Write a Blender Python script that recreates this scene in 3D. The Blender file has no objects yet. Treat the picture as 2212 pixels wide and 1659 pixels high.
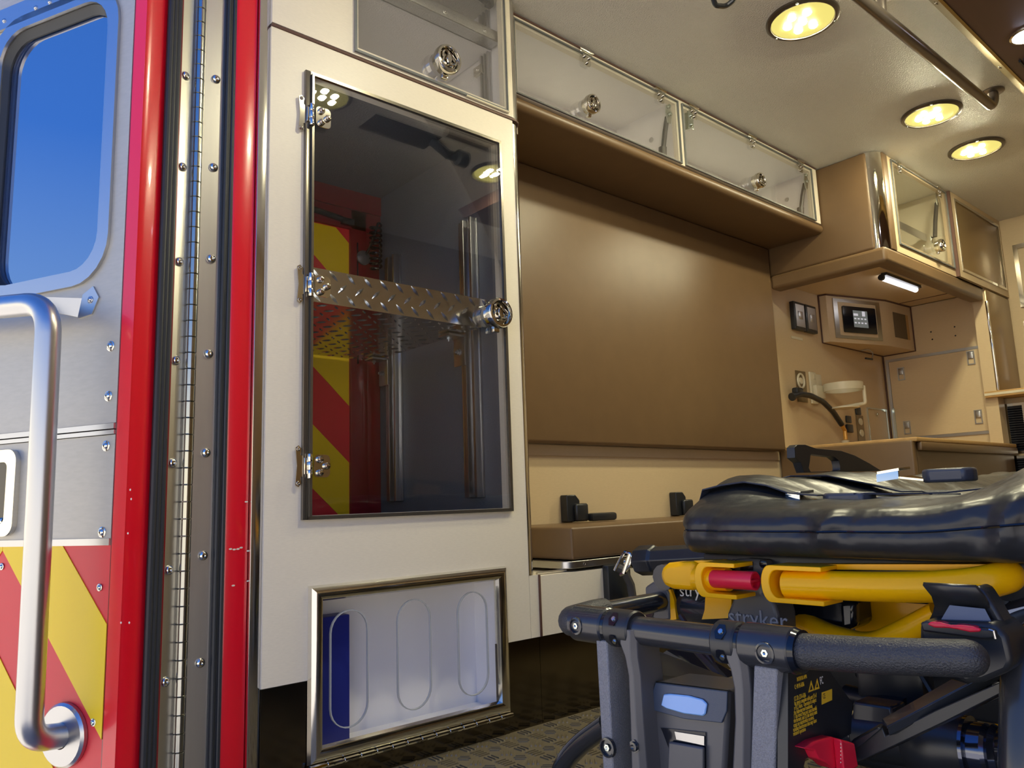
import bpy, bmesh, math, random
from mathutils import Vector, Matrix
random.seed(4)
C = bpy.context.scene.collection
W = bpy.context.scene
# ------------------------------------------------------------------ camera
F = 1660.85; PP = (1106.0, 829.5)
ya, pi_, ro = math.radians(48.8455), math.radians(8.8279), math.radians(-1.9658)
CAM = Vector((1.4, 0.0, .512))
fwd = Vector((-math.sin(ya)*math.cos(pi_), math.cos(ya)*math.cos(pi_), math.sin(pi_)))
rt = Vector((math.cos(ya), math.sin(ya), 0)); up = rt.cross(fwd)
R_ = math.cos(ro)*rt + math.sin(ro)*up; U_ = -math.sin(ro)*rt + math.cos(ro)*up
cd = bpy.data.cameras.new('camera'); cam = bpy.data.objects.new('camera', cd); C.objects.link(cam)
cd.sensor_width = 36; cd.lens = F/2212*36; cd.clip_start = .02; cd.clip_end = 400
cam.matrix_world = Matrix(((R_.x, U_.x, -fwd.x, CAM.x), (R_.y, U_.y, -fwd.y, CAM.y), (R_.z, U_.z, -fwd.z, CAM.z), (0, 0, 0, 1)))
W.camera = cam
# ------------------------------------------------------------------ world, exposure
wd = bpy.data.worlds.new('sky'); W.world = wd; wd.use_nodes = True
nt = wd.node_tree; nt.nodes.clear()
o = nt.nodes.new('ShaderNodeOutputWorld'); b = nt.nodes.new('ShaderNodeBackground')
tc = nt.nodes.new('ShaderNodeTexCoord'); sp = nt.nodes.new('ShaderNodeSeparateXYZ'); cr = nt.nodes.new('ShaderNodeValToRGB')
nt.links.new(tc.outputs['Generated'], sp.inputs[0]); nt.links.new(sp.outputs['Z'], cr.inputs[0])
e = cr.color_ramp.elements
e[0].position = 0; e[0].color = (1.15, 1.0, .74, 1); e[1].position = .85; e[1].color = (.022, .085, .33, 1)
x = e.new(.10); x.color = (.95, .87, .70, 1); x = e.new(.17); x.color = (.16, .30, .58, 1); x = e.new(.42); x.color = (.035, .14, .50, 1)
b.inputs['Strength'].default_value = 1.25
nt.links.new(cr.outputs[0], b.inputs[0]); nt.links.new(b.outputs[0], o.inputs[0])
vs = W.view_settings; vs.view_transform = 'Standard'; vs.look = 'None'; vs.gamma = 1; vs.use_curve_mapping = False; vs.exposure = 0.95
sl = bpy.data.lights.new('sun', 'SUN'); sl.energy = 9.5; sl.angle = .01; sl.color = (1, .95, .86)
so = bpy.data.objects.new('sun', sl); C.objects.link(so); so.rotation_euler = (math.radians(-38), math.radians(-22), 0)   # high, behind the vehicle's front
LAMP_LENS = .46; LAMP_LED = 470.0

# ------------------------------------------------------------------ pixel -> point on a known plane (authoring helper)
def ray(x, y): return (x-PP[0])*R_ - (y-PP[1])*U_ + F*fwd
def on(x, y, ax, v):
    d = ray(x, y); return CAM + d*((v-CAM[ax])/d[ax])
def ax_(x, y, v): return on(x, y, 0, v)
def ay(x, y, v): return on(x, y, 1, v)
def az(x, y, v): return on(x, y, 2, v)

# ------------------------------------------------------------------ materials
MATS = {}
def nodes(m): return m.node_tree.nodes, m.node_tree.links
def mat(n, col, rough=.5, metal=0, bump=None, coat=0, var=None, spec=.5, emis=None, aniso=0, tex=None, sheen=0):
    m = bpy.data.materials.new(n); m.use_nodes = True; N, L = nodes(m); p = N['Principled BSDF']
    p.inputs['Base Color'].default_value = (*col, 1); p.inputs['Roughness'].default_value = rough
    p.inputs['Metallic'].default_value = metal; p.inputs['Coat Weight'].default_value = coat
    p.inputs['Coat Roughness'].default_value = .06; p.inputs['Specular IOR Level'].default_value = spec
    if emis: p.inputs['Emission Color'].default_value = (*emis[0], 1); p.inputs['Emission Strength'].default_value = emis[1]
    co = N.new('ShaderNodeTexCoord')
    if var:        # (scale, amount, stretch xyz)
        mp = N.new('ShaderNodeMapping'); mp.inputs['Scale'].default_value = var[2]
        nz = N.new('ShaderNodeTexNoise'); nz.inputs['Scale'].default_value = var[0]; nz.inputs['Detail'].default_value = 4
        L.new(co.outputs['Object'], mp.inputs[0]); L.new(mp.outputs[0], nz.inputs[0])
        mx = N.new('ShaderNodeMix'); mx.data_type = 'RGBA'
        mx.inputs[6].default_value = (*[c*(1-var[1]) for c in col], 1); mx.inputs[7].default_value = (*[min(1, c*(1+var[1])) for c in col], 1)
        L.new(nz.outputs[0], mx.inputs[0]); L.new(mx.outputs[2], p.inputs['Base Color'])
    if bump:       # (scale, strength, distance, stretch)
        mp = N.new('ShaderNodeMapping'); mp.inputs['Scale'].default_value = bump[3] if len(bump) > 3 else (1, 1, 1)
        nz = N.new('ShaderNodeTexNoise'); nz.inputs['Scale'].default_value = bump[0]; nz.inputs['Detail'].default_value = 3
        bp = N.new('ShaderNodeBump'); bp.inputs['Strength'].default_value = bump[1]; bp.inputs['Distance'].default_value = bump[2]
        L.new(co.outputs['Object'], mp.inputs[0]); L.new(mp.outputs[0], nz.inputs[0]); L.new(nz.outputs[0], bp.inputs['Height']); L.new(bp.outputs[0], p.inputs['Normal'])
    MATS[n] = m; return m
def glassy(n, tint, ior=1.5, gloss=1.0, rough=.0, base=None):
    m = bpy.data.materials.new(n); m.use_nodes = True; N, L = nodes(m); N.remove(N['Principled BSDF'])
    t = N.new('ShaderNodeBsdfTransparent') if base is None else N.new('ShaderNodeBsdfDiffuse')
    t.inputs[0].default_value = (*(tint if base is None else base), 1)
    g = N.new('ShaderNodeBsdfGlossy'); g.inputs['Roughness'].default_value = rough; g.inputs[0].default_value = (1, 1, 1, 1)
    f = N.new('ShaderNodeFresnel'); f.inputs[0].default_value = ior; mu = N.new('ShaderNodeMath'); mu.operation = 'MULTIPLY'; mu.use_clamp = True
    mu.inputs[1].default_value = gloss; L.new(f.outputs[0], mu.inputs[0])
    mx = N.new('ShaderNodeMixShader'); L.new(mu.outputs[0], mx.inputs[0]); L.new(t.outputs[0], mx.inputs[1]); L.new(g.outputs[0], mx.inputs[2])
    L.new(mx.outputs[0], N['Material Output'].inputs[0]); MATS[n] = m; return m
def emat(n, col, s):
    return mat(n, col, .3, emis=(col, s))
BEIGE = mat('linen_laminate', (.76, .69, .56), .38, var=(90, .07, (1, 1, 5)), bump=(700, .15, .0004, (1, 1, .25)))
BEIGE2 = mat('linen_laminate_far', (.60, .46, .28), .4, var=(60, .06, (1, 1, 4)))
BROWN = mat('brown_vinyl', (.155, .092, .043), .42, bump=(420, .18, .0006), var=(14, .10, (1, 1, 1)))
BROWND = mat('brown_gasket', (.10, .045, .03), .6)
CEIL = mat('pebbled_ceiling', (.80, .77, .69), .5, bump=(230, 1.0, .0050))
WHITE = mat('white_melamine', (.86, .84, .85), .35)
STEEL = mat('polished_stainless', (.66, .64, .60), .13, 1, var=(40, .10, (1, 1, .05)))
BRUSH = mat('brushed_stainless', (.66, .64, .60), .36, 1, bump=(300, .08, .0003, (1, 1, .03)), var=(30, .14, (1, 1, .06)))
KICK = mat('kick_plate_stainless', (.16, .14, .11), .12, 1, var=(12, .25, (1, 1, 1)))
CHROME = mat('chrome', (.70, .67, .60), .06, 1)
ALU = mat('satin_aluminium', (.52, .52, .52), .32, 1, bump=(200, .06, .0003, (1, 1, .05)))
ALUP = mat('linen_aluminium_panel', (.44, .42, .37), .42, .35, var=(45, .10, (1, 1, 4)), bump=(500, .15, .0003, (1, 1, .3)))
DIAM = mat('diamond_plate_aluminium', (.72, .71, .68), .16, 1)
RED = mat('red_paint', (.74, .006, .020), .25, coat=.5, bump=(30, .04, .0006))
REDD = mat('dark_red_paint', (.20, .004, .012), .28, coat=.7)
YEL = mat('yellow_powder_coat', (1.0, .49, .002), .24, coat=.06, spec=.22)
YREF = mat('yellow_reflective_film', (.88, .60, .010), .4)
RREF = mat('red_reflective_film', (.70, .030, .040), .4)
RUB = mat('black_rubber', (.018, .021, .026), .45, bump=(300, .2, .0005))
BLK = mat('black_plastic', (.017, .019, .023), .34, bump=(900, .12, .0003))
BLKG = mat('gloss_black_paint', (.022, .025, .03), .2, coat=.6)
BLKM = mat('satin_black_tube', (.022, .024, .030), .27, coat=.25)
GRIP = mat('textured_grip_rubber', (.030, .032, .038), .38, bump=(520, .9, .0016))
GREYP = mat('sparkle_grey_powder', (.22, .22, .23), .45, bump=(620, 1.0, .0016), var=(700, .5, (1, 1, 1)))
GREYS = mat('smooth_grey_strap', (.085, .083, .086), .33)
VINYL = mat('black_coated_vinyl', (.020, .021, .024), .33, bump=(16, .6, .010), spec=.42)
BELT = mat('navy_webbing', (.018, .024, .045), .6, bump=(900, .7, .0008, (1, 6, 1)))
REDP = mat('red_plastic', (.75, .015, .05), .33)
BLUE = mat('blue_glove_box', (.008, .018, .22), .5)
DARK = mat('dark_grey_speckle_paint', (.11, .13, .16), .42, bump=(240, .6, .0015))
CREAM = mat('cream_plastic', (.66, .60, .45), .4)
OAK = mat('raw_wood_edge', (.50, .30, .11), .6, var=(30, .3, (1, 6, 1)))
FLOORM = mat('olive_tread_vinyl', (.155, .125, .075), .34, bump=(500, .15, .0003))
ASPH = mat('concrete', (.40, .37, .32), .9, var=(3, .2, (1, 1, 1)))
SCR = mat('screen_black', (.006, .008, .014), .12)
CHIP = mat('bare_chip', (.72, .62, .5), .7)
ZINC = mat('zinc_plate', (.60, .66, .62), .2, 1)
GLASS = glassy('clear_acrylic', (.985, .985, .985), 1.4, .35)
TINT = glassy('smoked_acrylic', (.95, .955, .97), 1.45, .75)
EDGEG = mat('acrylic_cut_edge', (.16, .17, .17), .2)
FILM = glassy('mirror_film_window', (0, 0, 0), 3.2, 1.5, .01, base=(.01, .03, .10))
BLULENS = mat('pale_blue_lens', (.22, .42, .80), .25, coat=.6)
PRINTY = mat('yellow_print', (.75, .48, .03), .5)
PRINTW = mat('white_print', (.75, .75, .75), .5)
PRINTB = mat('black_print', (.02, .02, .02), .5)
EMB = mat('embossed_grey_lettering', (.22, .23, .25), .35)
LENS = mat('lamp_lens', (.03, .028, .01), .35, emis=((1, .86, .22), LAMP_LENS))
LED = emat('lamp_led', (1, .93, .62), LAMP_LED)
TUBEW = emat('led_strip_diffuser', (.95, .95, 1), 2.2)
PUCK = emat('cool_led', (.75, .78, 1), 9)
SCREENON = emat('screen_panel_lit', (.16, .18, .18), .25)
TILE = emat('screen_tile_lit', (.45, .45, .5), .45)

# ------------------------------------------------------------------ builders
def bm_(): return bmesh.new()
def box(bm, a, b, bev=0, seg=2):
    x0, x1 = sorted((a[0], b[0])); y0, y1 = sorted((a[1], b[1])); z0, z1 = sorted((a[2], b[2]))
    r = bmesh.ops.create_cube(bm, size=1, matrix=Matrix.Translation(((x0+x1)/2, (y0+y1)/2, (z0+z1)/2)) @ Matrix.Diagonal((x1-x0, y1-y0, z1-z0, 1)))
    if bev > 0:
        es = list({e for v in r['verts'] for e in v.link_edges})
        bmesh.ops.bevel(bm, geom=es, offset=min(bev, .49*min(x1-x0, y1-y0, z1-z0)), segments=seg, affect='EDGES', profile=.5)
    return bm
def frame_of(d):
    d = d.normalized(); a = Vector((0, 0, 1)) if abs(d.z) < .9 else Vector((1, 0, 0))
    u = d.cross(a).normalized(); return u, d.cross(u).normalized()
def tube(bm, pts, r, seg=14, cap=True, smooth=0):
    pts = [Vector(p) for p in pts]
    if smooth:    # round the corners
        out = [pts[0]]
        for i in range(1, len(pts)-1):
            p = pts[i]; a = pts[i-1]-p; b = pts[i+1]-p; s = min(smooth, a.length*.49, b.length*.49)
            A = p+a.normalized()*s; B = p+b.normalized()*s
            for k in range(9):
                t = k/8; out.append(A*(1-t)**2+p*2*t*(1-t)+B*t*t)
        out.append(pts[-1]); pts = out
    rr = r if isinstance(r, (list, tuple)) else [r]*len(pts)
    rings = []; u = None
    for i, p in enumerate(pts):
        d = (pts[min(i+1, len(pts)-1)]-pts[max(i-1, 0)]).normalized()
        if u is None: u, v = frame_of(d)
        else: u = (u-d*u.dot(d)).normalized(); v = d.cross(u).normalized()
        rings.append([bm.verts.new(p+(u*math.cos(2*math.pi*k/seg)+v*math.sin(2*math.pi*k/seg))*rr[i]) for k in range(seg)])
    for a, b in zip(rings, rings[1:]):
        for k in range(seg): bm.faces.new((a[k], a[(k+1) % seg], b[(k+1) % seg], b[k]))
    if cap: bm.faces.new(rings[0][::-1]); bm.faces.new(rings[-1])
    return bm
def lathe(bm, prof, org, axis, seg=24, sc=(1, 1)):   # prof: (radius, height along axis)
    org = Vector(org); ax = Vector(axis).normalized(); u, v = frame_of(ax); rings = []
    for r, h in prof:
        if r < 1e-6: rings.append([bm.verts.new(org+ax*h)])
        else: rings.append([bm.verts.new(org+ax*h+(u*math.cos(2*math.pi*k/seg)*sc[0]+v*math.sin(2*math.pi*k/seg)*sc[1])*r) for k in range(seg)])
    for a, b in zip(rings, rings[1:]):
        for k in range(seg):
            k2 = (k+1) % seg
            if len(a) == 1 and len(b) == 1: continue
            if len(a) == 1: bm.faces.new((a[0], b[k2], b[k]))
            elif len(b) == 1: bm.faces.new((a[k], a[k2], b[0]))
            else: bm.faces.new((a[k], a[k2], b[k2], b[k]))
    return bm
def prism(bm, poly, n):      # polygon of 3-D points pushed along n
    n = Vector(n); a = [bm.verts.new(p) for p in poly]; b = [bm.verts.new(Vector(p)+n) for p in poly]
    bm.faces.new(a[::-1]); bm.faces.new(b)
    for k in range(len(a)): bm.faces.new((a[k], a[(k+1) % len(a)], b[(k+1) % len(a)], b[k]))
    return bm
def loft(bm, loops, close=True):   # list of loops with equal counts (closed rings)
    rs = [[bm.verts.new(p) for p in l] for l in loops]
    for a, b in zip(rs, rs[1:]):
        for k in range(len(a)): bm.faces.new((a[k], a[(k+1) % len(a)], b[(k+1) % len(a)], b[k]))
    if close: bm.faces.new(rs[0][::-1]); bm.faces.new(rs[-1])
    return bm
def obj(name, bm, m, parent=None, smooth=True, bev=0):
    bmesh.ops.recalc_face_normals(bm, faces=bm.faces)
    me = bpy.data.meshes.new(name); bm.to_mesh(me); bm.free()
    for mm in (m if isinstance(m, (list, tuple)) else [m]): me.materials.append(mm)
    if smooth: me.shade_smooth(); me.set_sharp_from_angle(angle=math.radians(35))
    ob = bpy.data.objects.new(name, me); C.objects.link(ob)
    if parent is not None:
        ob.parent = parent; ob.matrix_parent_inverse = parent.matrix_world.inverted() if False else Matrix.Translation(-parent.location)
    if bev:
        md = ob.modifiers.new('bevel', 'BEVEL'); md.width = bev; md.segments = 2; md.limit_method = 'ANGLE'
    return ob
def tag(o, label=None, cat=None, group=None, kind=None):
    if label: o['label'] = label
    if cat: o['category'] = cat
    if group: o['group'] = group
    if kind: o['kind'] = kind
    return o
def root(name, loc, label=None, cat=None, group=None, kind=None):
    o = bpy.data.objects.new(name, None); C.objects.link(o); o.location = Vector(loc); o.empty_display_size = .05
    return tag(o, label, cat, group, kind)
def obx(name, a, b, m, parent=None, bev=0, seg=2): return obj(name, box(bm_(), a, b, bev, seg), m, parent)
def dup(o, delta, parent=None, keep=True):
    c = o.copy(); C.objects.link(c)
    c.location = o.location+Vector(delta); return c
def ringpanel(bm, x0, x1, Y, Z, holes):    # slab in a plane of constant X with rectangular holes
    ys = sorted({Y[0], Y[1], *[h for q in holes for h in q[:2]]}); zs = sorted({Z[0], Z[1], *[h for q in holes for h in q[2:]]})
    ys = [y for y in ys if Y[0] <= y <= Y[1]]; zs = [z for z in zs if Z[0] <= z <= Z[1]]
    solid = lambda y, z: not any(h[0] < y < h[1] and h[2] < z < h[3] for h in holes)
    cell = {(i, j): solid((ys[i]+ys[i+1])/2, (zs[j]+zs[j+1])/2) for i in range(len(ys)-1) for j in range(len(zs)-1)}
    V = {}
    def v(x, y, z):
        k = (round(x, 5), round(y, 5), round(z, 5))
        if k not in V: V[k] = bm.verts.new(k)
        return V[k]
    for (i, j), s in cell.items():
        if not s: continue
        a, b_, c, d = ys[i], ys[i+1], zs[j], zs[j+1]
        bm.faces.new((v(x1, a, c), v(x1, b_, c), v(x1, b_, d), v(x1, a, d))); bm.faces.new((v(x0, a, c), v(x0, a, d), v(x0, b_, d), v(x0, b_, c)))
        for (di, dj, p, q) in ((-1, 0, (a, c), (a, d)), (1, 0, (b_, c), (b_, d)), (0, -1, (a, c), (b_, c)), (0, 1, (a, d), (b_, d))):
            if not cell.get((i+di, j+dj), False): bm.faces.new((v(x0, *p), v(x1, *p), v(x1, *q), v(x0, *q)))
    return bm
def ring(bm, o, u, v, w, h, t, n, bevel=0):   # rectangular frame: origin corner, axes, width/height, border t, normal thickness vector n
    o = Vector(o); u = Vector(u); v = Vector(v); n = Vector(n)
    outer = [o, o+u*w, o+u*w+v*h, o+v*h]; inner = [o+u*t+v*t, o+u*(w-t)+v*t, o+u*(w-t)+v*(h-t), o+u*t+v*(h-t)]
    mid = [(a+b)/2 + n for a, b in zip(outer, inner)] if bevel else None
    for k in range(4):
        k2 = (k+1) % 4
        if bevel:   # rounded profile: outer base, three crown points, inner base
            A = [outer[k], outer[k].lerp(inner[k], .12)+n*.7, outer[k].lerp(inner[k], .35)+n, outer[k].lerp(inner[k], .65)+n, outer[k].lerp(inner[k], .88)+n*.7, inner[k]]
            B = [outer[k2], outer[k2].lerp(inner[k2], .12)+n*.7, outer[k2].lerp(inner[k2], .35)+n, outer[k2].lerp(inner[k2], .65)+n, outer[k2].lerp(inner[k2], .88)+n*.7, inner[k2]]
            va = [bm.verts.new(p) for p in A]; vb = [bm.verts.new(p) for p in B]
            for i in range(5): bm.faces.new((va[i], vb[i], vb[i+1], va[i+1]))
        else:
            prism(bm, [outer[k], outer[k2], inner[k2], inner[k]], n)
    return bm
def rrect(o, u, v, w, h, r, seg=6):   # rounded rectangle outline
    o = Vector(o); u = Vector(u); v = Vector(v); P = []
    for cx, cy, a0 in ((w-r, r, -90), (w-r, h-r, 0), (r, h-r, 90), (r, r, 180)):
        for k in range(seg+1):
            a = math.radians(a0+90*k/seg); P.append(o+u*(cx+r*math.cos(a))+v*(cy+r*math.sin(a)))
    return P
def loopframe(bm, outer, inner, n):   # ring between two outlines
    n = Vector(n); A = [bm.verts.new(p) for p in outer]; B = [bm.verts.new(Vector(p)+n) for p in outer]; D = [bm.verts.new(Vector(p)+n) for p in inner]; E_ = [bm.verts.new(p) for p in inner]
    for k in range(len(A)):
        j = (k+1) % len(A)
        for p, q in ((A, B), (B, D), (D, E_), (E_, A)): bm.faces.new((p[k], p[j], q[j], q[k]))
    return bm
def text(s, origin, u, v, size, m, parent, name='lettering', depth=.0003, align='LEFT', xs=1.0):
    cu = bpy.data.curves.new(name, 'FONT'); cu.body = s; cu.size = size; cu.extrude = depth; cu.resolution_u = 2; cu.align_x = align
    t = bpy.data.objects.new(name, cu); C.objects.link(t); dg = bpy.context.evaluated_depsgraph_get()
    me = bpy.data.meshes.new_from_object(t.evaluated_get(dg)); bpy.data.objects.remove(t)
    u = Vector(u).normalized(); v = Vector(v).normalized(); n = u.cross(v); o_ = Vector(origin)
    me.transform(Matrix(((u.x*xs, v.x, n.x, o_.x), (u.y*xs, v.y, n.y, o_.y), (u.z*xs, v.z, n.z, o_.z), (0, 0, 0, 1))))
    me.materials.clear(); me.materials.append(m)
    ob = bpy.data.objects.new(name, me); C.objects.link(ob)
    if parent is not None: ob.parent = parent; ob.matrix_parent_inverse = Matrix.Translation(-parent.location)
    return ob
def clip(poly, f):   # keep f(p)>=0
    out = []
    for i, p in enumerate(poly):
        q = poly[(i+1) % len(poly)]; a, b_ = f(p), f(q)
        if a >= 0: out.append(p)
        if a*b_ < 0: t = a/(a-b_); out.append((p[0]+(q[0]-p[0])*t, p[1]+(q[1]-p[1])*t))
    return out
def screw(bm, p, n, r=.006):    # domed cross-head screw on a washer
    lathe(bm, [(r*1.45, 0), (r*1.45, r*.18), (r*1.2, r*.3), (r, r*.3), (r*.92, r*.55), (r*.6, r*.8), (r*.25, r*.86), (r*.22, r*.4), (0, r*.4)], p, n, 12)
XH, YH, ZH = Vector((1, 0, 0)), Vector((0, 1, 0)), Vector((0, 0, 1))
CE = 1.856

# ================================================================== SETTING
obx('floor', (-.60, .46, -.05), (1.80, 4.45, 0), FLOORM)['kind'] = 'structure'
obj('ground', box(bm_(), (-40, -60, -.86), (40, 40, -.80)), ASPH)['kind'] = 'structure'
cb = bm_(); box(cb, (-.62, .56, CE), (1.80, 4.45, CE+.04)); obj('ceiling', cb, CEIL)['kind'] = 'structure'
obx('wall_front', (-.33, 4.39, 0), (1.80, 4.44, CE), BEIGE2)['kind'] = 'structure'
obx('wall_right', (1.75, .56, 0), (1.80, 4.45, CE), BROWN)['kind'] = 'structure'
obx('wall_left', (-.36, 1.30, 0), (-.332, 4.45, CE), BEIGE2)['kind'] = 'structure'
obx('trim_1', (-.334, 3.0, .70), (-.328, 3.02, 1.40), STEEL, bev=.002)['kind'] = 'structure'
# outer shell of the vehicle: roof and the far side, so sky and sun stay outside
sh = bm_(); box(sh, (-.75, .50, CE+.05), (1.95, 4.6, CE+.20)); box(sh, (1.82, .50, -.4), (1.9, 4.6, CE+.05)); box(sh, (-.75, 4.47, -.4), (1.9, 4.6, CE+.05)); box(sh, (-.75, 1.29, -.4), (-.70, 4.6, CE+.05)); box(sh, (-.02, .50, CE+.01), (1.9, .555, CE+.12))
obj('trim_2', sh, RED)['kind'] = 'structure'
# rear jamb: red pillar, gasket, polished strip
jb = bm_(); box(jb, (-.30, .532, -.40), (-.014, .577, 1.90), .004); box(jb, (-.30, .47, -.40), (-.034, .532, 1.90)); obj('trim_3', jb, RED)['kind'] = 'structure'
cp = root('paint_chip_marks', (-.01, .56, .44), 'bare chips in the red door pillar beside the hinge', 'paint chip', kind='stuff') if False else None
ch = bm_()
for px_, py_ in ((498, 1186), (506, 1187), (514, 1186), (521, 1183), (532, 1084), (504, 1265), (536, 1190), (536, 1255)):
    p = ax_(px_, py_, -.0118); lathe(ch, [(.0022, 0), (.0018, .0004), (0, .0004)], p, XH, 6, (1.6, .8))
tag(obj('paint_chip', ch, CHIP), 'pale bare chips in the red pillar right of the hinge', 'paint chip', kind='stuff')
obx('trim_4', (-.10, .5775, -.40), (-.006, .5995, 1.90), STEEL, bev=.001)['kind'] = 'structure'
gk = bm_(); box(gk, (-.03, .512, -.4), (-.018, .519, 1.9), .002)
for k in range(3): tube(gk, [(-.016-.003*(k == 1), .519+.0055*k, -.4), (-.016-.003*(k == 1), .519+.0055*k, 1.9)], .0042, 10)
tag(obj('door_gasket', gk, RUB), 'ribbed black rubber seal between the hinge and the red pillar', 'seal')

# ================================================================== OPENED REAR DOOR
th = math.radians(26); DU = Vector((-math.cos(th), -math.sin(th), 0)); DE = Vector((math.sin(th), -math.cos(th), 0))
H = Vector((-.02, .4645, 0)); TH = .123; A = H+DE*TH
door = root('door_1', (H.x, H.y, 0), kind='structure')
def DP(s, z, off=0): return A+DU*s+ZH*z+DE*off       # point on the door's inner face
def DEg(t, z, off=0): return H+DE*t+ZH*z-DU*off      # point on the door's hinge edge
def pbox(bm, P, s0, s1, z0, z1, o0, o1, bev=0):
    prism(bm, [P(s0, z0, o0), P(s1, z0, o0), P(s1, z1, o0), P(s0, z1, o0)], (P(0, 0, o1)-P(0, 0, o0))); return bm
d = bm_()       # body: red frame folded round the edge
prism(d, [DEg(.052, -.4, -.012), DEg(TH-.012, -.4, 0), DEg(TH-.002, -.4, -.004), DP(.002, -.4, .0), DP(.031, -.4, -.001), DP(.031, -.4, -.10), DEg(.03, -.4, -.04)], (0, 0, 2.3))
obj('door_frame', d, RED, door)
d = bm_(); pbox(d, DP, .031, .58, -.4, 1.9, -.10, -.026); pbox(d, DP, .031, .033, -.4, 1.9, -.05, -.001); obj('door_core', d, REDD, door)
d = bm_(); pbox(d, DEg, .042, .052, -.4, 1.9, -.05, 0); obj('door_edge_strip', d, REDD, door)
d = bm_()
for k in range(3): tube(d, [DEg(.054+.009*k, -.4, .001), DEg(.054+.009*k, 1.9, .001)], .0062, 10)
obj('gasket', d, RUB, door)
# piano hinge
d = bm_(); pbox(d, DEg, .004, .043, -.4, 1.9, -.012, -.006); obj('hinge_leaf', d, BRUSH, door)
d = bm_(); box(d, (-.030, .469, -.4), (-.024, .514, 1.9)); obj('hinge_leaf', d, BRUSH, door)
k0 = None
for i in range(62):
    z = -.30+i*.0298
    if k0 is None:
        k0 = bm_(); lathe(k0, [(0, .0002), (.0092, .0004), (.0105, .0014), (.0105, .0286), (.0092, .0296), (0, .0297)], (H.x, H.y, z), ZH, 14); k0 = obj('hinge_knuckle', k0, mat('knuckle_steel', (.42, .42, .38), .2, 1), door)
    else: dup(k0, (0, 0, .0298*i))
def bolt(p, n, r=.0085):
    q = bm_(); lathe(q, [(r*1.02, 0), (r, r*.14), (r*.86, r*.44), (r*.55, r*.62), (r*.36, r*.64), (r*.34, r*.3), (0, r*.3)], p, n, 16); return q
b1 = obj('hinge_bolt', bolt((-.024, .4985, .255), XH), CHROME, door)
b2 = obj('hinge_bolt', bolt(DEg(.027, .2353, -.006), -DU), CHROME, door)
for i in range(1, 9):
    dup(b1, (0, 0, .1835*i)); dup(b2, (0, 0, .1835*i))
dup(b1, (0, 0, -.1835)); dup(b2, (0, 0, -.1835))
# inner panel, window, strips, chevrons
WS, WZ = (.084, .40), (.944, 1.475)
def dface(z0, z1, name, m, off=.0):
    q = bm_(); pbox(q, DP, .033, .56, z0, z1, -.012, off); return obj(name, q, m, door)
q = bm_()
def fillholes(bm, outer, holes, n):
    es = []
    for lp in [outer]+holes:
        vv = []
        for p in lp:
            if not vv or (vv[-1].co-Vector(p)).length > 1e-5: vv.append(bm.verts.new(p))
        if (vv[0].co-vv[-1].co).length < 1e-5: bm.verts.remove(vv.pop())
        es += [bm.edges.new((vv[k], vv[(k+1) % len(vv)])) for k in range(len(vv))]
    r = bmesh.ops.triangle_fill(bm, use_beauty=True, edges=es)
    fs = [f for f in r['geom'] if isinstance(f, bmesh.types.BMFace)]
    if n is not None:
        x_ = bmesh.ops.extrude_face_region(bm, geom=fs); bmesh.ops.translate(bm, verts=[v for v in x_['geom'] if isinstance(v, bmesh.types.BMVert)], vec=Vector(n))
fillholes(q, [DP(.033, .668), DP(.56, .668), DP(.56, 1.9), DP(.033, 1.9)], [rrect(DP(.088, .941), DU, ZH, .312, .535, .068)], -DE*.012)
out = rrect(DP(.066, .918), DU, ZH, .356, .58, .085); inn = rrect(DP(.093, .946), DU, ZH, .302, .525, .065)
obj('inner_panel', q, ALUP, door)
q = bm_(); loopframe(q, out, inn, DE*.006); obj('window_frame', q, ALU, door)
q = bm_(); loopframe(q, rrect(DP(.093, .946, -.006), DU, ZH, .302, .525, .065), rrect(DP(.098, .948, -.015), DU, ZH, .290, .508, .060), DE*.003); obj('window_seal', q, RUB, door)
q = bm_(); prism(q, rrect(DP(.09, .942, -.020), DU, ZH, .31, .535, .066), DE*.003); obj('window_pane', q, FILM, door)
dface(.478, .648, 'latch_panel', ALUP); dface(.467, .478, 'divider_strip', ALU, .003); dface(.649, .656, 'divider_strip', ALU, .003); dface(.658, .667, 'divider_strip', ALU, .004)
q = bm_(); pbox(q, DP, .034, .56, 1.485, 1.530, .001, .006); obj('drip_rail', q, ALU, door)
q = bm_()
for s in (.256, .296, .389, .20, .14, .09): screw(q, DP(s, 1.503, .006), DE, .0035)
tag(obj('rail_screw', q, ALU, door), kind='stuff')
dface(-.4, .467, 'chevron_panel', RREF, -.001)
def stripes(rect, f_, lines, mapper, n, m, parent, name='chevron_stripe'):
    for lo, hi in lines:
        P = clip(clip(rect, lambda p: f_(p)-lo), lambda p: hi-f_(p))
        if len(P) > 2: q = bm_(); prism(q, [mapper(*p) for p in P], n); obj(name, q, m, parent)
for rect, f_ in (([(.033, -.3), (.2955, -.3), (.2955, .467), (.033, .467)], lambda p: p[1]-1.115*p[0]), ([(.2965, -.3), (.56, -.3), (.56, .467), (.2965, .467)], lambda p: p[1]-1.115*(.592-p[0]))):
    stripes(rect, f_, ((.131, .306), (-.215, -.038)), lambda s, z: DP(s, z, -.0008), DE*.0012, YREF, door)
for sx, z in ((.053, .714), (.053, .630), (.053, .488), (.053, .8)):
    q = bm_(); screw(q, DP(sx, z, .0), DE, .0062); obj('panel_screw', q, CHROME, door)
for sx, z in ((.053, .400), (.053, .192), (.296, .433)):
    q = bm_(); screw(q, DP(sx, z, 0), DE, .0042); obj('chevron_screw', q, ZINC, door)
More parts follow.
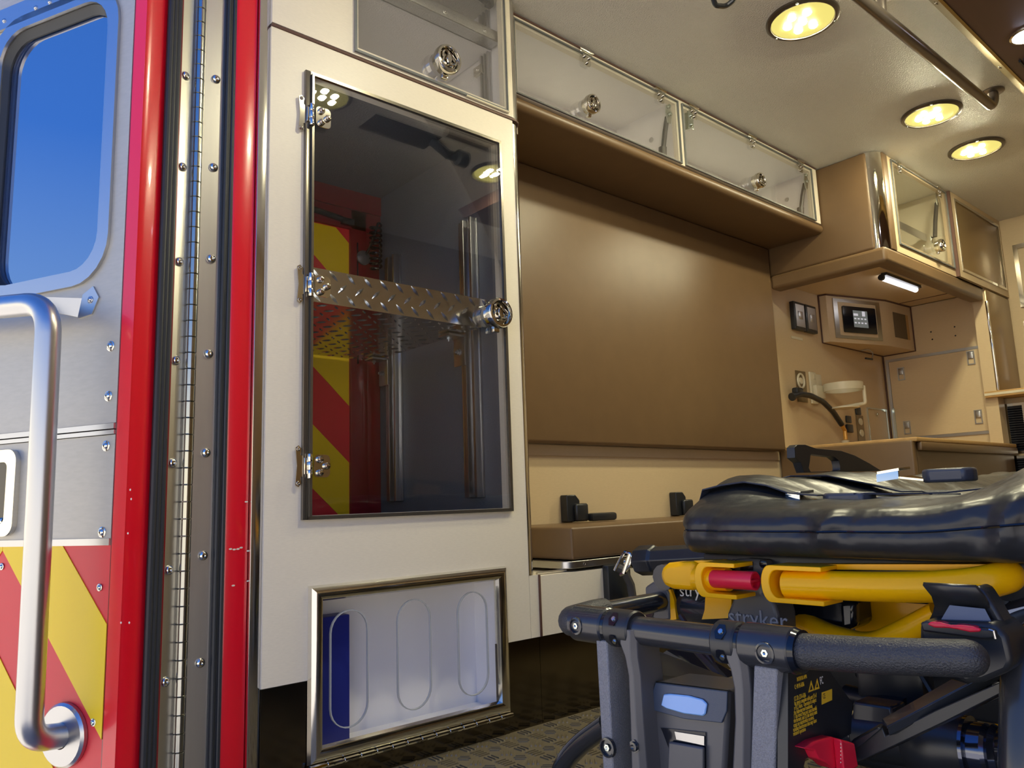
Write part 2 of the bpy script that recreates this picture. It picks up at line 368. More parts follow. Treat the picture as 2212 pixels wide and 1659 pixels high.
# recessed paddle latch at the frame's left edge
q = bm_(); loopframe(q, rrect(DP(.262, .485, 0), DU, ZH, .17, .152, .022), rrect(DP(.285, .507, 0), DU, ZH, .13, .108, .010), DE*.010); lp = obj('latch_bezel', q, CHROME, door)
q = bm_(); prism(q, rrect(DP(.284, .506, .0005), DU, ZH, .132, .11, .010), DE*.001); obj('latch_recess', q, SCR, door)
q = bm_(); tube(q, [DP(.29, .512, .004), DP(.42, .512, .004)], .006, 10); obj('latch_paddle', q, CHROME, door)
# grab handle
q = bm_(); HO = .072
pts = [DP(.60, .905, HO+.006), DP(.40, .893, HO+.004), DP(.122, .858, HO), DP(.078, .80, HO), DP(.085, .50, HO), DP(.100, .215, HO), DP(.112, .1700, HO-.03), DP(.114, .1690, .004)]
pts = [DP(.60, .900, HO+.006), DP(.112, .868, HO), DP(.101, .182, HO), DP(.114, .169, .004)]
tube(q, pts, .0195, 20, smooth=.055); gh = obj('grab_handle', q, ALU, door)
q = bm_(); lathe(q, [(.050, 0), (.050, .006), (.046, .010), (.020, .011), (.020, .004)], DP(.114, .169, .0), DE, 32); obj('grab_handle_rosette', q, ALU, door)
q = bm_(); P0 = DP(.108, .884, .002)
prism(q, [DP(.085, .890, .0), DP(.10, .912, .0), DP(.125, .90, .0), DP(.135, .858, .0), DP(.10, .862, 0)], DE*.003)
prism(q, [DP(.13, .895, .0), DP(.135, .861, .0), DP(.19, .875, HO-.01), DP(.19, .892, HO-.01)], DU*.003); screw(q, DP(.105, .888, .003), DE, .0045)
obj('handle_bracket', q, ALU, door)
q = bm_()
for px_, py_ in ((282, 1058), (284, 1078), (277, 1152), (262, 1345), (280, 1345)):
    dd = ray(px_, py_); t = ((A-CAM).dot(DE))/dd.dot(DE); p = CAM+dd*t+DE*.0006; lathe(q, [(.002, 0), (.0015, .0004), (0, .0004)], p, DE, 6)
tag(obj('paint_chip', q, CHIP, door), kind='stuff')

# ================================================================== HARDWARE
def knob(parent, p, r=.037, n=XH, name='latch_knob'):
    q = bm_(); p = Vector(p)
    lathe(q, [(r*.86, 0), (r*.9, .012), (r, .016), (r, .026), (r*.93, .031), (r*.80, .032), (r*.74, .027), (r*.72, .020), (0, .019)], p, n, 32)
    u, v = frame_of(n); u = YH if abs(n.x) > .5 else XH; v = ZH
    pts = []
    for k in range(28):
        a = 2*math.pi*k/28; rr = r*(.52+.13*math.cos(3*a+.5)); pts.append(p+n*.0245+(u*math.cos(a)+v*math.sin(a))*rr)
    tube(q, pts+[pts[0]], r*.075, 8, cap=False)
    lathe(q, [(r*.30, .019), (r*.30, .027), (r*.24, .0295), (0, .030)], p+u*r*.0+v*0, n, 16, (.75, 1.3))
    box(q, p+u*(-r*.25)-v*(r*1.22), p+u*(r*.25)-v*(r*.7)+n*.012, .003)
    return obj(name, q, CHROME, parent)
def hinge(parent, y, z, x=.0, big=True):
    q = bm_(); s = 1 if big else .55
    pts = [(-.030*s, -.036*s), (-.024*s, -.040*s), (-.018*s, -.034*s), (-.020*s, -.022*s), (-.013*s, -.018*s), (-.013*s, .018*s), (-.020*s, .022*s), (-.018*s, .034*s), (-.024*s, .040*s), (-.030*s, .036*s), (-.027*s, .0)]
    prism(q, [(x+.001, y+a, z+b_) for a, b_ in pts], (.003, 0, 0))
    box(q, (x+.002, y-.014*s, z-.016*s), (x+.010, y-.004*s, z+.016*s), .001)
    for k in range(3): lathe(q, [(0, 0), (.0048*s, 0), (.0052*s, .001), (.0052*s, .0145*s), (.0048*s, .0155*s), (0, .0155*s)], (x+.011, y-.004*s, z+(-.024+.016*k)*s), ZH, 10)
    prism(q, rrect((x+.011, y+.004*s, z-.022*s), YH, ZH, .034*s, .044*s, .009*s), (.002, 0, 0))
    for a, b_ in ((.016, .013), (.016, -.013), (.030, .0)):
        lathe(q, [(.0066*s, 0), (.0070*s, .002*s), (.0068*s, .005*s), (.0045*s, .0085*s), (0, .010*s)], (x+.013, y+a*s, z+b_*s), XH, 14)
    for b_ in (-.033, .033): lathe(q, [(.0045*s, 0), (.0035*s, .002), (.0015*s, .0022), (0, .001)], (x+.004, y-.024*s, z+b_*s), XH, 10)
    return obj('hinge', q, CHROME, parent)

# ================================================================== TALL STORAGE CABINET (left wall, rearmost)
cab = root('storage_cabinet', (0, .95, 0), 'tall beige linen-laminate cabinet with smoked glass door beside the red pillar', 'cabinet')
GO = (.690, 1.196, .502, 1.418); HO_ = (.705, 1.162, .055, .350)
q = bm_(); ringpanel(q, -.018, 0, (.600, 1.256), (.197, 1.500), [GO, HO_]); obj('front_panel', q, BEIGE, cab)
q = bm_(); ringpanel(q, -.020, -.002, (.600, 1.184), (0.0, .1955), [HO_]); obj('kick_plate', q, KICK, cab)
# quarter-round polished corner trim and brown end return
def corner(z0, z1, y0, r, m, parent, name='corner_trim', flat=0.0):
    q = bm_(); P = []
    for k in range(7):
        a = math.radians(90*k/6); P.append((-r+r*math.cos(a)+.001, y0+r*math.sin(a), z0))
    P += [(-r-.001, y0+r-.003, z0), (-.006, y0, z0)]
    prism(q, P, (0, 0, z1-z0)); return obj(name, q, m, parent)
corner(.342, 1.492, 1.256, .030, STEEL, cab)
q = bm_(); box(q, (-.335, 1.262, .0), (-.030, 1.2855, 1.50)); obj('end_panel', q, BEIGE, cab)
# compartment interior
q = bm_(); box(q, (-.62, 1.20, .36), (-.020, 1.214, 1.50)); obj('compartment_side', q, DARK, cab)
q = bm_(); box(q, (-.62, .62, .36), (-.020, .64, 1.50)); obj('compartment_side', q, DARK, cab)
q = bm_(); box(q, (-.62, .64, .37), (-.021, 1.20, .495)); obj('compartment_floor', q, DARK, cab)
q = bm_(); box(q, (-.62, .64, 1.46), (-.021, 1.20, 1.48)); obj('compartment_top', q, DARK, cab)
for x0, x1 in ((-.515, -.450), (-.148, -.086)):
    q = bm_(); xm = (x0+x1)/2
    box(q, (x0, 1.194, .530), (x1, 1.200, 1.248), .001); box(q, (x0, 1.183, .530), (x0+.012, 1.194, 1.248), .001)
    for a in (.020, .052): box(q, (x0+a, 1.176, .530), (x0+a+.008, 1.194, 1.248), .001)
    for z in (.56, .9, 1.22): screw(q, (x0+.040, 1.192, z), (0, -1, 0), .004)
    obj('shelf_track', q, ALU, cab)
    q = bm_(); box(q, (x0-.012, 1.168, .862), (x0+.034, 1.174, .940), .001); box(q, (x0-.012, 1.12, .934), (x0+.034, 1.174, .940), .001)
    lathe(q, [(.010, 0), (.010, .002), (.007, .002), (.007, .008), (.004, .008), (.004, .013), (0, .013)], (x0+.008, 1.168, .898), (0, -1, 0), 6)
    lathe(q, [(.006, 0), (.006, .005), (.003, .005), (.003, .010), (0, .010)], (x0+.004, 1.142, .934), (0, 0, -1), 6)
    obj('shelf_bracket', q, ALU, cab)
# diamond plate shelf
q = bm_(); box(q, (-.555, .70, .942), (-.040, 1.165, .945)); box(q, (-.043, .70, .945), (-.040, 1.194, 1.016)); shf = obj('diamond_plate_shelf', q, DIAM, cab)
q = bm_()
def lug(bm, c, u, v, n, L=.030, w=.0062, h=.0024):
    c = Vector(c); u = Vector(u).normalized(); v = Vector(v).normalized(); n = Vector(n)
    base = [c+u*L/2, c+v*w/2+u*L*.12, c+v*w/2-u*L*.12, c-u*L/2, c-v*w/2-u*L*.12, c-v*w/2+u*L*.12]
    B = [bm.verts.new(p) for p in base]; t = [bm.verts.new(c+u*L*.22+n*h), bm.verts.new(c-u*L*.22+n*h)]
    for f_ in ((B[0], B[1], t[0]), (B[1], B[2], t[1], t[0]), (B[2], B[3], t[1]), (B[3], B[4], t[1]), (B[4], B[5], t[0], t[1]), (B[5], B[0], t[0])): bm.faces.new(f_)
d2 = math.sqrt(.5)
for i in range(12):
    for j in range(3):
        y, z = .722+i*.0415+(.0207 if j % 2 else 0), .955+j*.0245
        s = -1 if (j % 2) == 0 else 1
        lug(q, (-.040, y, z), (0, d2, s*d2), (0, d2*-s, d2), (1, 0, 0), .031, .0080, .0042)
for i in range(14):
    for j in range(16):
        x, y = -.06-.034*j, .712+i*.034; s = -1 if (i+j) % 2 == 0 else 1
        if x > -.55 and y < 1.16: lug(q, (x, y, .942), (d2, s*d2, 0), (d2*-s, d2, 0), (0, 0, -1), .026, .006, .0022)
tag(obj('diamond_lug', q, DIAM, cab), kind='stuff')
# smoked glass door
gd = bm_(); ring(gd, (.001, .684, .494), YH, ZH, .524, .932, .007, (.008, 0, 0)); gdo = obj('glass_door', gd, mat('smoke_edge_channel', (.20, .18, .15), .25, .8), cab)
gdo['label'] = 'smoked acrylic door in a thin metal frame with three chrome hinges'
q = bm_(); box(q, (.004, .692, .502), (.009, 1.201, 1.419)); obj('smoked_pane', q, TINT, gdo)
q = bm_(); box(q, (.001, .672, .494), (.009, .683, 1.426), .001); box(q, (.010, .6855, .50), (.013, .6905, 1.42)); obj('door_channel', q, MATS['smoke_edge_channel'], gdo)
for z in (1.326, .960, .597): hinge(gdo, .688, z, .0035)
knob(gdo, (.010, 1.163, .964), .037)
# lower hatch with polished frame, acrylic sheet with three oval slots
hd = bm_(); ring(hd, (0, .689, .046), YH, ZH, .493, .323, .030, (.013, 0, 0), bevel=1); hdo = obj('lower_hatch', hd, STEEL, cab)
hdo['label'] = 'low hatch with wide polished frame and three oval-slotted clear panel'
q = bm_()
slots = [(.7795, .205), (.9315, .209), (1.087, .209)]
def oval(cy, cz, w=.0835, h=.222, seg=12):
    P = []
    for s, a0 in ((1, 0), (-1, 180)):
        for k in range(seg+1):
            a = math.radians(a0+180*k/seg); P.append((cy+w/2*math.cos(a), cz+s*(h/2-w/2)+w/2*math.sin(a)))
    return P
for cy, cz in slots:
    P = oval(cy, cz); o1 = [Vector((-.008, a, b_)) for a, b_ in P]; P2 = oval(cy, cz, .0795, .218); o2 = [Vector((-.008, a, b_)) for a, b_ in P2]
    loopframe(q, o1, o2, (.006, 0, 0))
obj('slot_edge', q, mat('milled_edge', (.42, .43, .43), .3), hdo)
q = bm_()     # the sheet: filled strips around the slots
vo = [q.verts.new((-.004, y, z)) for y, z in ((.712, .068), (1.158, .068), (1.158, .346), (.712, .346))]
es = [q.edges.new((vo[k], vo[(k+1) % 4])) for k in range(4)]
for cy, cz in slots:
    vv = [q.verts.new((-.004, a, b_)) for a, b_ in oval(cy, cz)]
    n_ = len(vv)
    for k in range(n_):
        if (vv[k].co-vv[(k+1) % n_].co).length > 1e-6: es.append(q.edges.new((vv[k], vv[(k+1) % n_])))
bmesh.ops.triangle_fill(q, use_beauty=True, edges=es)
obj('slotted_pane', q, GLASS, hdo, smooth=False)
q = bm_(); lathe(q, [(0, 0), (.0045, 0), (.0045, .493), (0, .493)], (.011, .689, .043), YH, 10); obj('hinge_rod', q, CHROME, hdo)
q = bm_()
for k in range(14): lathe(q, [(.0050, 0), (.0056, .0006), (.0056, .0300), (.0050, .0306)], (.011, .689+.0352*k, .043), YH, 10)
obj('hinge_barrel', q, CHROME, hdo)
q = bm_(); box(q, (-.26, .69, .03), (-.10, 1.18, .045)); box(q, (-.115, .69, .045), (-.100, 1.18, .36)); box(q, (-.10, 1.168, .045), (-.02, 1.18, .36)); box(q, (-.10, .69, .045), (-.02, .70, .36)); box(q, (-.10, .70, .350), (-.02, 1.168, .36)); box(q, (-.10, .70, .045), (-.02, 1.168, .055))
obj('hatch_bin', q, WHITE, cab)
tag(obx('blue_box', (-.095, .705, .056), (-.05, .806, .300), BLUE, bev=.002), 'plain dark blue box behind the left oval slot of the low hatch', 'box')
# seam gasket
q = bm_(); box(q, (-.012, .600, 1.500), (.003, 1.270, 1.507), .002); tube(q, [(-.002, 1.268, 1.5035), (-.006, 1.279, 1.5035), (-.014, 1.285, 1.502), (-.03, 1.290, 1.500)], .0036, 8); obj('seam_gasket', q, BROWND, cab)

cs = root('added_fill_lamp', (-.03, .655, .95), 'added fill lamp hidden inside the smoked glass cabinet to brighten the striped door', 'lamp')  # added unseen fill light, brightens the stripes and grey walls behind the glass
q = bm_(); box(q, (-.050, .6405, .60), (-.022, .648, 1.40)); obj('lamp_body', q, ALU, cs)
q = bm_(); box(q, (-.048, .648, .61), (-.030, .651, 1.39)); obj('diffuser', q, emat('added_fill_glow', (.92, .96, 1), 5.0), cs)
# street-side compartment door seen through the glass
cdr = root('compartment_door', (-.60, .9, .49), 'red and yellow striped compartment door seen through the smoked glass', 'door')
obx('chevron_backing', (-.600, .641, .495), (-.568, 1.094, 1.4595), RREF, cdr)
def cY(px_, py_):
    p = ax_(px_, py_, -.567); return p.y, p.z
yA, zA = cY(655, 768); yB, zB = cY(757, 880); mS = (zA-zB)/(yB-yA)
cc = lambda px_, py_: (lambda p: p[1]+mS*p[0])(cY(px_, py_))
c0, c1, c3, c4, c5 = cc(757, 530), cc(657, 525), cc(655, 768), cc(655, 895), cc(665, 1045)
rect = [(.645, .497), (1.092, .497), (1.092, 1.335), (.645, 1.335)]
stripes(rect, lambda p: p[1]+mS*p[0], ((c1, c0), (c3, c3+(c0-c1)), (c5, c4)), lambda y, z: Vector((-.5675, y, z)), (.0012, 0, 0), YREF, cdr)
q = bm_(); box(q, (-.600, 1.094, .495), (-.560, 1.150, 1.40), .003); box(q, (-.600, 1.150, .495), (-.570, 1.199, 1.42), .003); box(q, (-.60, .645, 1.338), (-.560, 1.199, 1.40), .003); box(q, (-.565, .645, 1.401), (-.558, 1.199, 1.4595)); box(q, (-.606, .64, .495), (-.6005, 1.199, 1.4595)); obj('door_pan', q, REDD, cdr)
q = bm_(); box(q, (-.56, 1.06, 1.345), (-.545, 1.10, 1.365), .002); tube(q, [(-.552, .80, 1.385), (-.552, 1.06, 1.36)], .009, 10); box(q, (-.56, 1.115, .93), (-.558, 1.119, 1.3)); obj('door_stay', q, SCR, cdr)
q = bm_(); lathe(q, [(.0001, 0), (.022, 0), (.022, .006), (.012, .012), (0, .012)], (-.558, 1.135, 1.255), XH, 20); obj('grommet', q, GREYS, cdr)
q = bm_(); pts = []
for k in range(14*9+1):
    a = 2*math.pi*k/14; pts.append((-.535+.017*math.cos(a), 1.165+.017*math.sin(a), 1.36-.016*k/14))
tube(q, pts, .0032, 6); tube(q, [(-.552, 1.135, 1.255), (-.54, 1.15, 1.29), (-.52, 1.165, 1.36)], .004, 6)
tag(obj('coiled_cord', q, SCR), 'black coiled cord hanging inside the smoked glass cabinet', 'cord')

# ================================================================== OVERHEAD CABINET ABOVE IT
oc = root('overhead_cabinet', (0, .95, 1.51), 'beige overhead cabinet with clear door above the smoked glass cabinet', 'cabinet')
UO = (.800, 1.228, 1.528, 1.84)
q = bm_(); ringpanel(q, -.015, .003, (.600, 1.258), (1.508, CE-.001), [UO]); obj('front_panel', q, BEIGE, oc)
q = corner(1.508, CE-.001, 1.258, .034, STEEL, oc)
q = bm_(); box(q, (-.335, 1.268, 1.482), (-.022, 1.296, CE-.001), .003); obj('padded_end', q, BROWN, oc)
q = bm_(); box(q, (-.42, .61, 1.509), (-.016, 1.262, 1.522)); box(q, (-.42, .61, 1.522), (-.40, 1.262, CE-.001)); box(q, (-.40, 1.245, 1.522), (-.016, 1.262, CE-.001)); box(q, (-.40, .61, 1.522), (-.016, .63, CE-.001)); obj('cabinet_box', q, WHITE, oc)
pS = ax_(1022, 92, -.06)
q = bm_(); box(q, (-.39, .632, pS.z), (-.060, 1.243, pS.z+.006)); obj('shelf', q, WHITE, oc)
q = bm_(); box(q, (-.060, .632, pS.z), (-.020, 1.236, pS.z+.003)); box(q, (-.060, .632, pS.z), (-.056, 1.236, pS.z+.035)); box(q, (-.022, .632, pS.z), (-.020, 1.236, pS.z+.032), .001)
for k in range(4): screw(q, (-.020, .80+.13*k, pS.z+.016), XH, .004)
obj('shelf_lip', q, ALU, oc)
q = bm_()
for a in (0, .014, .028): box(q, (-.10+a, 1.234, 1.524), (-.094+a, 1.245, CE-.01))
box(q, (-.105, 1.241, 1.524), (-.062, 1.245, CE-.01)); obj('shelf_track', q, ALU, oc)
q = bm_(); box(q, (-.115, 1.222, 1.665), (-.082, 1.234, 1.690), .002); screw(q, (-.10, 1.222, 1.678), (0, -1, 0), .005); obj('shelf_clip', q, CHROME, oc)
q = bm_(); tube(q, [ax_(1010, -30, -.03), ax_(1052, 2, -.03)], .012, 12); box(q, ax_(1045, -8, -.04), ax_(1068, 14, -.02)+Vector((0, .0, 0)), .003); obj('door_strut', q, BLK, oc)
od = bm_(); ring(od, (.004, .789, 1.514), YH, ZH, .450, .34, .005, (.006, 0, 0)); odo = obj('clear_door', od, EDGEG, oc)
q = bm_(); box(q, (.005, .793, 1.518), (.010, 1.235, 1.850)); obj('clear_pane', q, GLASS, odo)
q = bm_(); tube(q, [(.007, 1.2375, 1.516), (.007, 1.2375, 1.85)], .0035, 8); tube(q, [(.007, 1.10, 1.515), (.007, 1.2375, 1.515)], .0035, 8); obj('door_seal', q, CREAM, odo)
knob(odo, (.011, 1.026, 1.570), .036)

# ================================================================== BENCH OVERHEAD CABINETS (two bays)
def bay(y0, y1, g0, g1, kn, hs, strut, label, first):
    r = root('bench_overhead_cabinet', (-.04, (y0+y1)/2, 1.612), label, 'cabinet', 'clear-fronted overhead cabinets above the padded wall')
    z0, z1 = 1.612, CE-.001
    q = bm_(); ringpanel(q, -.060, -.042, (y0, y1), (z0, z1), [(g0+.012, g1-.012, 1.624, 1.826)]); obj('face_frame', q, BEIGE, r)
    q = bm_(); box(q, (-.325, y0, z0), (-.061, y1, z0+.008)); box(q, (-.325, y0, z0+.008), (-.310, y1, z1)); box(q, (-.31, y0, z0+.008), (-.061, y0+.012, z1)); box(q, (-.31, y1-.012, z0+.008), (-.061, y1, z1)); box(q, (-.31, y0+.012, z1-.012), (-.061, y1-.012, z1))
    obj('cabinet_box', q, WHITE, r)
    yy = g0+.06
    while yy < g1: q = bm_(); lathe(q, [(.0045, 0), (.004, .0012), (0, .0014)], (-.309, yy, 1.80), XH, 10); obj('screw_cap', q, WHITE, r); yy += .10
    q = bm_(); lathe(q, [(.009, 0), (.009, .002), (.006, .002), (0, .001)], (-.15, g1-.012, 1.74), (0, -1, 0), 12); obj('cable_port', q, ALU, r)
    f = bm_(); ring(f, (-.041, g0, 1.614), YH, ZH, g1-g0, 1.838-1.614, .004, (.006, 0, 0)); fo = obj('clear_door', f, EDGEG, r)
    q = bm_(); box(q, (-.040, g0+.003, 1.616), (-.035, g1-.003, 1.836)); obj('clear_pane', q, GLASS, fo)
    q = bm_(); box(q, (-.062, y0, 1.8495), (-.039, y1, 1.8548)); obj('ceiling_gasket', q, BROWND, r)
    knob(fo, (-.034, kn[0], kn[1]), .029)
    for y in hs:
        q = bm_(); box(q, (-.036, y-.026, 1.836), (-.030, y+.026, 1.850), .001); prism(q, rrect((-.0345, y-.016, 1.797), YH, ZH, .034, .036, .008), (.002, 0, 0))
        for a, b_ in ((-.009, 1.824), (.011, 1.824), (.001, 1.806)): lathe(q, [(.005, 0), (.0052, .003), (.003, .006), (0, .007)], (-.0325, y+a, b_), XH, 12)
        tube(q, [(-.031, y-.028, 1.843), (-.031, y+.028, 1.843)], .0035, 8); obj('hinge', q, CHROME, fo)
    if strut:
        ya_, za, yb, zb = strut
        q = bm_(); tube(q, [(-.052, ya_, za-.02), (-.060, (ya_+yb)/2, (za+zb)/2), (-.068, yb, zb)], .0085, 10); tube(q, [(-.068, yb, zb+.015), (-.07, yb, zb-.012)], .014, 10)
        obj('gas_strut', q, BLK, r)
        q = bm_(); prism(q, [(-.048, ya_-.010, za+.018), (-.048, ya_+.010, za+.018), (-.048, ya_+.016, za-.01), (-.048, ya_+.006, za-.045), (-.048, ya_-.008, za-.045), (-.048, ya_-.016, za-.01)], (.004, 0, 0)); lathe(q, [(.008, 0), (.007, .005), (0, .008)], (-.044, ya_, za+.014), XH, 12); lathe(q, [(.008, 0), (.007, .005), (0, .008)], (-.044, ya_+.004, za-.012), XH, 12)
        obj('strut_bracket', q, ZINC, r)
    if not first:
        q = bm_(); box(q, (-.034, g0+.022, 1.755), (-.030, g0+.05, 1.815), .001); box(q, (-.05, g0+.030, 1.755), (-.034, g0+.034, 1.815)); screw(q, (-.03, g0+.036, 1.80), XH, .006); screw(q, (-.03, g0+.036, 1.768), XH, .006); obj('strut_bracket', q, ZINC, r)
    return r
bay(1.30, 2.054, 1.306, 2.046, (1.585, 1.662), (1.592, 1.945), (2.000, 1.792, 1.985, 1.650), 'long clear-doored overhead cabinet beside the tall cabinet trim', True)
bay(2.055, 2.99, 2.066, 2.945, (2.485, 1.660), (2.125, 2.49, 2.845), (2.905, 1.790, 2.880, 1.650), 'clear-doored overhead cabinet next to the brown side cabinet', False)
# padded bullnose and underside below the bays
q = bm_(); P = []
for k in range(9):
    a = math.radians(90-180*k/8); P.append((-.058+.020*math.cos(a), 1.30, 1.592+.019*math.sin(a)))
P += [(-.325, 1.30, 1.573), (-.325, 1.30, 1.611)]
prism(q, P, (0, 1.695, 0)); tag(obj('padded_soffit', q, BROWN), 'brown padded ledge under the clear overhead cabinets', 'padding')
# padded back wall
q = bm_(); box(q, (-.328, 1.30, .690), (-.283, 2.985, 1.572), .010, 3); tag(obj('padded_wall_panel', q, BROWN), 'large brown vinyl wall pad behind the bench seat', 'wall pad')
q = bm_(); box(q, (-.3315, 1.30, .655), (-.326, 3.0, .688)); q2 = obj('trim_5', q, BEIGE2); q2['kind'] = 'structure'
# bench
bb = root('bench_box', (0, 2.1, 0), 'beige bench base with black kick plate under the brown seat', 'bench')
obx('front_panel', (-.018, 1.291, .197), (0, 3.0, .337), BEIGE, bb)
obx('side_panel', (-.018, 1.257, .197), (0, 1.2855, .3405), BEIGE, cab)
obx('lid', (-.33, 1.291, .322), (-.018, 3.0, .337), BEIGE, bb)
obx('seam_gasket', (-.012, 1.2855, .197), (.003, 1.2915, .340), BROWND, bb, .001)
obx('kick_plate', (-.020, 1.186, 0), (-.004, 1.2855, .1955), KICK, cab); obx('kick_plate', (-.020, 1.2865, 0), (-.004, 2.99, .1955), KICK, bb)
q = bm_(); tube(q, [(-.02, 1.30, .3415), (-.02, 1.40, .3415)], .0035, 8); obj('lid_hinge', q, BRUSH, bb)
q = bm_()
P = rrect((-.32, 1.385, .345), XH, YH, .322, 1.60, .035); prism(q, P, (0, 0, .018)); 
for y in (1.345+.10, 1.60, 1.75): lathe(q, [(.004, 0), (.003, -.003), (0, -.003)], (.0025, y, .354), XH, 8)
tag(obj('seat_tray', q, ALU, None, bev=.002), 'satin aluminium tray under the brown bench cushion', 'tray')
q = bm_(); box(q, (-.325, 1.405, .366), (.002, 2.96, .447), .007, 3); tag(obj('bench_cushion', q, BROWN), 'thick brown vinyl bench cushion on the aluminium tray', 'cushion')
q = bm_(); tube(q, [(.001, 1.4065, .370), (.001, 1.4065, .443)], .0022, 8); obj('corner_seam', q, BROWN, [o_ for o_ in C.objects if o_.name == 'bench_cushion'][0])
for y, lab in ((1.74, 'black seat belt retractor on the wall above the near end of the cushion'), (2.285, 'black seat belt retractor half hidden behind the stretcher mattress')):
    r = root('seat_belt_retractor', (-.33, y, .455), lab, 'seat belt', 'seat belt retractors above the bench')
    q = bm_(); prism(q, [(-.331, y-.045, .450), (-.331, y+.012, .450), (-.331, y+.012, .515), (-.331, y-.005, .532), (-.331, y-.045, .532)], (.03, 0, 0)); box(q, (-.301, y-.02, .45), (-.285, y+.035, .505), .006); obj('housing', q, BLK, r, bev=.003)
    q = bm_(); box(q, (-.30, y+.035, .449), (-.27, y+.15, .474), .008); obj('buckle', q, BLK, r)
# bench belt anchor, lower
r = root('belt_anchor', (0, 1.55, .20), 'black belt anchor with grey webbing on the bench front behind the stretcher', 'seat belt')
q = bm_(); box(q, (.0, 1.512, .245), (.022, 1.60, .345), .004); obj('anchor_block', q, BLK, r)
q = bm_(); tube(q, [ax_(1330, 1225, .05), ax_(1348, 1232, .06), ax_(1362, 1262, .05), ax_(1368, 1300, .04)], .011, 8); obj('webbing', q, GREYS, r)

# ================================================================== SIDE CABINET AND ALCOVE (forward end)
sc = root('side_cabinet', (0, 3.4, 1.385), 'brown padded side cabinet with small clear door at the ceiling', 'cabinet')
q = bm_(); box(q, (-.300, 3.0, 1.452), (.160, 3.03, CE-.001), .010, 3); obj('padded_side', q, BROWN, sc)
q = bm_(); P = [(.150+.05*math.cos(math.radians(a)), 3.055-.05*math.sin(math.radians(a)), 1.472) for a in range(90, -1, -15)] + [(.19, 3.06, 1.472), (.15, 3.012, 1.472)]; P = [(a, b__, 1.451) for a, b__, _ in P]
prism(q, P, (0, 0, CE-1.453)); obj('corner_trim', q, CHROME, sc)
q = bm_(); box(q, (.19, 3.055, 1.451), (.204, 3.10, CE-.001), .002); obj('door_post', q, BROWN, sc)
q = bm_(); ringpanel(q, .186, .200, (3.10, 3.725), (1.451, CE-.001), [(3.16, 3.69, 1.50, 1.835)]); obj('face_frame', q, BEIGE2, sc)
q = bm_(); box(q, (-.30, 3.04, 1.49), (.186, 3.725, 1.498)); box(q, (-.30, 3.04, 1.498), (-.29, 3.725, CE-.002)); box(q, (-.29, 3.04, 1.498), (.18, 3.05, CE-.002)); box(q, (-.29, 3.715, 1.498), (.18, 3.725, CE-.002)); obj('cabinet_box', q, CREAM, sc)
f = bm_(); ring(f, (.201, 3.135, 1.485), YH, ZH, .58, .362, .005, (.005, 0, 0)); fo = obj('clear_door', f, EDGEG, sc)
obx('clear_pane', (.202, 3.139, 1.489), (.207, 3.711, 1.843), GLASS, fo)
knob(fo, (.208, 3.50, 1.545), .028)
for y in (3.20, 3.62):
    q = bm_(); box(q, (.206, y-.02, 1.842), (.212, y+.02, 1.853), .001); prism(q, rrect((.2065, y-.012, 1.80), YH, ZH, .034, .036, .008), (.002, 0, 0))
    for a, b_ in ((-.004, 1.828), (.014, 1.828), (.005, 1.81)): lathe(q, [(.005, 0), (.0052, .003), (0, .007)], (.2085, y+a, b_), XH, 10)
    obj('hinge', q, CHROME, fo)
q = bm_(); tube(q, [(.18, 3.655, 1.79), (.17, 3.64, 1.70), (.165, 3.63, 1.63)], .009, 10); obj('gas_strut', q, BLK, sc)
q = bm_(); box(q, (.183, 3.64, 1.775), (.187, 3.67, 1.835), .002); box(q, (.155, 3.60, 1.60), (.159, 3.65, 1.63), .002); obj('strut_bracket', q, ZINC, sc)
q = bm_(); box(q, (.10, 3.06, 1.64), (.104, 3.70, 1.675)); box(q, (-.02, 3.60, 1.50), (.0, 3.62, CE-.01)); obj('shelf_lip', q, ALU, sc)
# padded lip below (L-shaped: along the rear and along the aisle)
q = bm_(); prism(q, [(-.290, 2.985, 1.387), (.205, 2.985, 1.387), (.205, 4.035, 1.387), (.140, 4.035, 1.387), (.140, 3.055, 1.387), (-.290, 3.055, 1.387)], (0, 0, .063)); lpo = obj('padded_lip', q, BROWN, sc, bev=.014); lpo.modifiers[0].segments = 4
q = bm_(); box(q, (-.33, 3.05, 1.4505), (.15, 4.125, 1.47)); obj('cabinet_underside', q, BEIGE2, sc)
obx('underside_seam', (-.20, 4.0, 1.4485), (.14, 4.006, 1.4504), BROWND, sc)
# LED strip lamp
ls = root('strip_lamp', (-.065, 3.77, 1.45), 'short white LED strip lamp under the brown side cabinet', 'lamp')
p0, p1 = az(1905, 600, 1.435), az(1978, 626, 1.435)
q = bm_(); tube(q, [p0, p1], .012, 12); obj('diffuser', q, TUBEW, ls)
q = bm_(); box(q, (p0.x+.006, p0.y-.02, 1.438), (p0.x+.03, p1.y, 1.4495)); lathe(q, [(0, -.012), (.013, -.012), (.013, .004), (0, .004)], p0, YH, 12); obj('lamp_body', q, BLK, ls)
